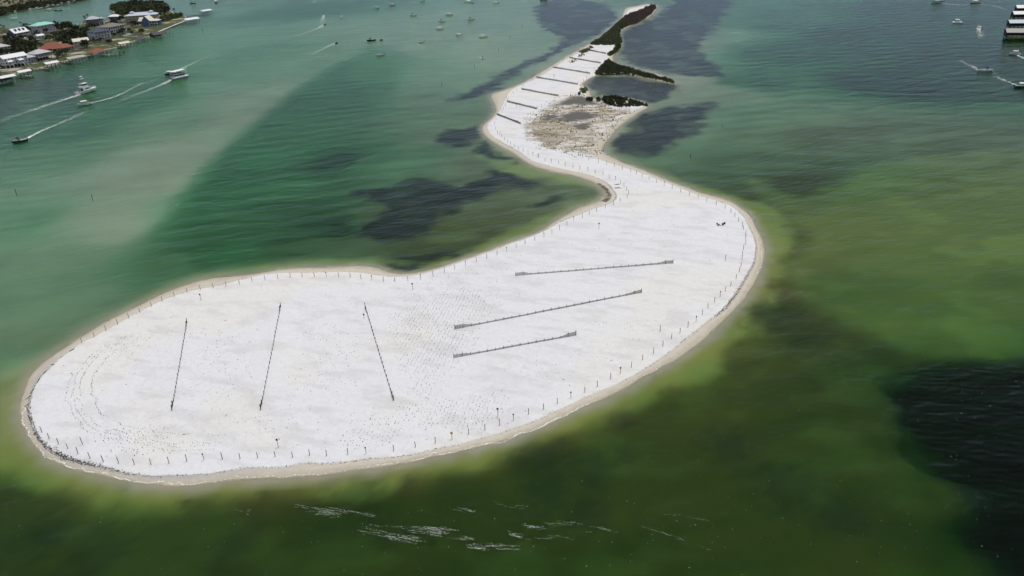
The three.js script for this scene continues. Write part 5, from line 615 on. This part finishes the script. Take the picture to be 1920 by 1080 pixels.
boat(-36.4,-1064.7, 172, { L: 9.5, top: hullWhite, motors: 2 }, 'larger white boat with hard top and a dinghy astern', anchored);
boat(-30.4,-1053.4, 172, { L: 3, H: 0.5, console: false, motors: 0, hull: hullDark, name: 'dinghy' }, 'small dark dinghy tied behind the larger white boat');
boat(-14,-661, -88, { L: 6.6, top: null }, 'open white boat lying bow on, closest to the narrow spit', anchored);
boat(57.6,-1042.2, 178, { L: 8, hull: hullNavy }, 'low dark blue boat over the far seagrass');
boat(-653.9,-1144.2, -165, { L: 11, B: 3.6, H: 1.3, top: hullWhite }, 'white cruiser alone in the back channel behind the houses');
boat(-656.2,-1243.7, -170, { L: 10, B: 3.4, H: 1.2, top: hullWhite }, 'white boat with hard top in the back channel close to the moored row');
boat(-638.5,-1233.1, -172, { L: 10, B: 3.4, H: 1.1, hull: hullNavy, deck: canvasDark }, 'dark boat with a short wake in the back channel');
boat(-512.6,-1297.8, 175, { L: 7, hull: hullDark, top: canvasDark, bimini: 1 }, 'dark boat beyond the wooded residential point');
boat(-443.4,-1235.4, -175, { L: 7, top: canvasDark, bimini: 1, hull: hullDark }, 'dark canopied boat with a white stern splash off the residential point');
boat(-407.5,-1232.6, 90, { L: 9, B: 3.2, H: 1.3, hull: hullDark, top: hullWhite }, 'dark hulled boat with white top beyond the lone boathouse');
for (const [x, z, k] of [[-696.5,-1267,0],[-695.8,-1276.4,1],[-691.8,-1277.9,0],[-691,-1287.5,1],[-693.4,-1298.5,0],[-689.3,-1300.1,1],[-689.4,-1307,0],[-682.2,-1307.2,2],[-682.4,-1321.2,1],[-680.5,-1330.9,0],[-675.4,-1342.9,0],[-675.5,-1353.9,1],[-674.6,-1360.8,2]]) boat(x, z, 100 + (x % 7) * 6, { L: 8, B: 2.8, H: 1.1, top: k === 1 ? null : hullWhite, hull: k === 2 ? hullDark : hullWhite }, k === 2 ? 'dark hulled boat moored along the far bank' : k === 1 ? 'open white boat moored along the far bank' : 'white hard top boat moored along the far bank', 'boats moored along the far bank');
boat(-703.6,-1238.6, 120, { L: 6, top: hullWhite }, 'single white boat moored apart from the row on the far bank');
boat(447.6,-845.8, 175, { L: 11, B: 3.6, H: 1.4, top: hullWhite, deck: canvasDark }, 'white cruiser with a long faint wake across the far channel');
boat(476.3,-828.2, 172, { L: 8, hull: mat(0.5, 0.55, 0.45, 0.3), top: hullWhite }, 'pale green boat with white top crossing the far channel');
boat(402.1,-685.1, 85, { L: 6.5 }, 'white open boat speeding away near the far boathouses');
boat(362.3,-567.9, 150, { L: 6.6, top: hullWhite }, 'small white boat with raised top below the far boathouses');
boat(315.1,-520.3, -25, { L: 7.4, top: canvasBlue, bimini: 1 }, 'white boat with bright blue canopy');
boat(310.1,-471.5, -25, { L: 7.6, top: hullWhite, hull: hullNavy }, 'dark blue hulled boat with white top following the blue canopied boat');
boat(398.6,-627.8, -25, { L: 8, hull: hullYellow, motors: 0 }, 'yellow boat under the dull grey boathouse roof');
boat(-403.8,-664.7, 50, { L: 8, top: null }, 'white boat in the first white roofed boathouse');
{ // catamaran style deck boat
  const t = thing('deck_boat', 'white twin hull deck boat drifting in the bay across from the boathouses', 'boat', 399.2,-715.2, 0); const [x, z] = [399.2,-715.2]; t.position.set(x, 0, z); t.rotation.y = 150 * D2R;
  for (const s of [-1, 1]) part(t, 'pontoon', new THREE.CapsuleGeometry(0.45, 7, 4, 8).rotateZ(Math.PI / 2).translate(0, 0.25, s * 1.2), hullWhite); part(t, 'deck', rbox(7.6, 0.25, 3.3, 0.08, 0, 0.75, 0), hullWhite); part(t, 'console', rbox(1, 1, 0.9, 0.1, 0.3, 1.35, 0.5), hullWhite); part(t, 'seat', rbox(2, 0.6, 2.6, 0.15, -2, 1.15, 0), deckGrey); part(t, 'canopy', rbox(3.4, 0.12, 2.8, 0.05, 0.2, 3, 0), hullWhite); part(t, 'top_frame', merge([-1.4, 1.6].flatMap((a) => [-1.2, 1.2].map((s) => bar([a, 0.8, s], [a, 3, s], 0.04, 0.04, 5)))), steel); for (const s of [-0.9, 0.9]) part(t, 'outboard_motor', motorGeo, black).position.set(-4.1, 0.7, s);
}
{ // sport fishing boat with tuna tower
  const [x, z] = [-310.6,-608.1], t = thing('sport_fishing_boat', 'big white sport fishing boat with tall tower', 'boat', x, 0, z, 62 * D2R), g = hullShape(17.5, 5.2, 2.2);
  const hull = part(t, 'hull', g.outer, hullWhite); part(t, 'cockpit', g.liner, deckGrey); part(hull, 'boot_stripe', merge([box(12, 0.14, 0.06, -2.4, 0.5, 2.2), box(12, 0.14, 0.06, -2.4, 0.5, -2.2)]), hullNavy);
  part(t, 'foredeck', new THREE.ExtrudeGeometry((() => { const s = new THREE.Shape(); s.moveTo(-1, -2.4); s.lineTo(3, -2.3); s.quadraticCurveTo(7, -1.6, 8.5, 0); s.quadraticCurveTo(7, 1.6, 3, 2.3); s.lineTo(-1, 2.4); s.closePath(); return s; })(), { depth: 0.35, bevelEnabled: true, bevelSize: 0.12, bevelThickness: 0.12, bevelSegments: 2 }).rotateX(-Math.PI / 2).translate(0, 2.0, 0), hullWhite);
  const cab = part(t, 'cabin', (() => { const s = new THREE.Shape(); s.moveTo(-3.4, 0.9); s.lineTo(5, 2.2); s.lineTo(1.6, 4.2); s.lineTo(-3.4, 4.2); s.closePath(); return new THREE.ExtrudeGeometry(s, { depth: 4, bevelEnabled: true, bevelSize: 0.12, bevelThickness: 0.12, bevelSegments: 2 }).translate(0, 0, -2); })(), hullWhite);
  for (const s of [-1, 1]) part(cab, 'window', box(3.8, 0.75, 0.08, 0.2, 3.1, s * 2.13), glass); part(cab, 'rear_door', box(0.08, 2, 2.6, -3.55, 2.6, 0), glass);
  part(t, 'flybridge', merge([rbox(4.6, 1.1, 3.9, 0.2, -1, 4.85, 0), rbox(2, 0.7, 3.6, 0.2, -3.8, 4.6, 0)]), hullWhite); part(t, 'helm_enclosure', box(3, 1.2, 3.2, -0.9, 5.9, 0), glass); part(t, 'hard_top', rbox(5, 0.2, 4, 0.08, -1.2, 6.8, 0), hullWhite);
  part(t, 'tower_frame', merge([-1, 1].flatMap((s) => [bar([-2.8, 6.8, s * 1.5], [-2.0, 11.6, s * 0.6], 0.06), bar([0.6, 6.8, s * 1.5], [-0.8, 11.6, s * 0.6], 0.06), bar([-2.6, 8.4, s * 1.2], [0.1, 8.4, s * 1.2], 0.04)])), steel); part(t, 'tower_platform', rbox(2.6, 0.15, 2.2, 0.05, -1.5, 10.2, 0), hullWhite); part(t, 'tower_top', rbox(2.2, 0.15, 1.8, 0.05, -1.5, 12.0, 0), hullWhite);
  for (const s of [-1, 1]) part(t, 'outrigger', bar([0.5, 4.4, s * 2], [-3.5, 11.5, s * 3.4], 0.05, 0.02, 5), steel); part(t, 'bow_rail', merge([-1, 1].map((s) => bar([3, 3.2, s * 2.2], [8.6, 3.4, s * 0.2], 0.04, 0.04, 5))), steel); part(t, 'fighting_chair', merge([bar([-5.6, 0.8, 0], [-5.6, 1.6, 0], 0.1), rbox(0.7, 0.9, 0.7, 0.1, -5.6, 1.9, 0)]), W.brown);
}
{ // double-deck tour boat
  const [x, z] = [-255.2,-647.5], t = thing('tour_boat', 'double deck white tour boat with a flat white roof', 'boat', x, 0, z, 55 * D2R);
  for (const s of [-1, 1]) part(t, 'pontoon', new THREE.CapsuleGeometry(0.6, 13, 4, 8).rotateZ(Math.PI / 2).translate(0, 0.25, s * 1.9), steel); part(t, 'main_deck', rbox(14.5, 0.3, 5.4, 0.08, 0, 0.9, 0), hullWhite);
  const cab = part(t, 'cabin', box(10, 0.9, 4.8, -0.6, 1.5, 0), hullWhite); for (const s of [-1, 1]) for (let k = 0; k < 5; k++) part(t, 'column', box(0.15, 1.4, 0.15, -5.4 + k * 2.4, 2.6, s * 2.3), hullWhite); for (const s of [-1, 1]) for (let k = 0; k < 4; k++) part(t, 'window', box(2.1, 1.1, 0.06, -4.2 + k * 2.4, 2.55, s * 2.28), glass);
  part(t, 'upper_deck', rbox(11, 0.2, 5, 0.05, -0.6, 3.4, 0), hullWhite); part(t, 'railing', merge([-1, 1].flatMap((s) => [box(11, 0.08, 0.06, -0.6, 4.4, s * 2.4), box(11, 0.5, 0.04, -0.6, 3.85, s * 2.42)])), mat(0.35, 0.32, 0.45, 0.6)); for (const s of [-1, 1]) for (let k = 0; k < 5; k++) part(t, 'roof_post', bar([-5.6 + k * 2.5, 3.4, s * 2.3], [-5.6 + k * 2.5, 5.7, s * 2.3], 0.06), hullWhite); part(t, 'roof', rbox(11.4, 0.2, 5.3, 0.08, -0.6, 5.8, 0), hullWhite); part(t, 'bench', merge([-1.3, 1.3].map((s) => rbox(8, 0.5, 0.7, 0.08, -0.6, 3.75, s))), canvasDark); for (const s of [-1, 1]) part(t, 'outboard_motor', motorGeo, black).position.set(-7.4, 0.8, s * 1.2);
}
// jet skis with riders
{
  const hullG = (() => { const g = hullShape(3.1, 1.15, 0.62); return merge([g.outer, rbox(2.3, 0.3, 0.8, 0.12, -0.1, 0.5, 0), rbox(0.9, 0.4, 0.6, 0.15, 0.55, 0.7, 0)]); })();
  const mc = new MarchingCubes(40, new THREE.MeshStandardMaterial(), false, false, 40000); mc.isolation = 0;
  const bones = [[0, 0.35, 0, 0.12, 0.85, 0, 0.17, 0.19], [0.12, 0.85, 0, 0.17, 1.02, 0, 0.07, 0.06], [0.2, 1.13, 0, 0.2, 1.19, 0, 0.105, 0.1], ...[-1, 1].flatMap((s) => [[0.1, 0.84, s * 0.19, 0.32, 0.6, s * 0.27, 0.06, 0.05], [0.32, 0.6, s * 0.27, 0.58, 0.62, s * 0.24, 0.05, 0.04], [0, 0.33, s * 0.1, 0.4, 0.27, s * 0.28, 0.095, 0.075], [0.4, 0.27, s * 0.28, 0.3, -0.1, s * 0.3, 0.075, 0.05], [0.28, -0.12, s * 0.3, 0.46, -0.14, s * 0.3, 0.05, 0.04]])];
  const N = 40, sc = 0.85; for (let k = 0; k < N; k++) for (let j = 0; j < N; j++) for (let i = 0; i < N; i++) { const p = [(i / N * 2 - 1) * sc + 0.2, (j / N * 2 - 1) * sc + 0.55, (k / N * 2 - 1) * sc]; let d = 9; for (const [ax, ay, az, bx, by, bz, r0, r1] of bones) { const vx = bx - ax, vy = by - ay, vz = bz - az, u = clamp(((p[0] - ax) * vx + (p[1] - ay) * vy + (p[2] - az) * vz) / (vx * vx + vy * vy + vz * vz)), e = Math.hypot(p[0] - ax - vx * u, p[1] - ay - vy * u, p[2] - az - vz * u) - lerp(r0, r1, u), q = clamp(0.5 + 0.5 * (d - e) / 0.05); d = lerp(d, e, q) - 0.05 * q * (1 - q); } mc.field[i + j * N + k * N * N] = -d; }
  mc.update(); const bp = Array.from(mc.positionArray.slice(0, mc.count * 3)), body = raw(bp.map((v, i) => v * sc + [0.2, 0.55, 0][i % 3])), skin = mat(0.36, 0.22, 0.15, 0.7);
  const vest = new THREE.CylinderGeometry(0.21, 0.19, 0.46, 10, 1, true).scale(0.85, 1, 1.05).rotateZ(-0.24).translate(0.06, 0.62, 0), hair = new THREE.SphereGeometry(0.125, 10, 8, 0, 6.3, 0, 1.7).translate(0.19, 1.2, 0);
  [[-209.3,-1014.8, 95, [0.6, 0.6, 0.6], 'heading straight up the channel', [0.5, 0.1, 0.08]], [-190.6,-918.9, 30, [0.4, 0.05, 0.04], 'turning with a curved wake', [0.08, 0.08, 0.09]], [-153.7,-782, 35, [0.02, 0.02, 0.025], 'with a straight wake near the sandbar', [0.05, 0.1, 0.3]], [-111.9,-787.3, 5, [0.03, 0.03, 0.03], 'beside the black boat', [0.3, 0.3, 0.05]]].forEach(([x, z, h, c, where, v]) => {
    const t = thing('jet_ski', 'jet ski ' + where, 'jet ski', x, 0.12, z, h * D2R, 'jet skis'); part(t, 'hull', hullG, mat(...c, 0.3)); part(t, 'seat', rbox(1.2, 0.25, 0.42, 0.1, -0.3, 0.78, 0), black); part(t, 'handlebar', merge([bar([0.5, 0.85, 0], [0.42, 1.12, 0], 0.04), bar([0.42, 1.12, -0.34], [0.42, 1.12, 0.34], 0.03)]), black);
    const p = thing('person', 'rider in life vest on the jet ski ' + where, 'person', x, 0.62, z, h * D2R, 'jet ski riders'); part(p, 'body', body, skin); part(p, 'life_vest', vest, mat(...v, 0.8)); part(p, 'hair', hair, W.dark); p.translateX(-0.25);
  });
}
renderer.render(scene, camera);
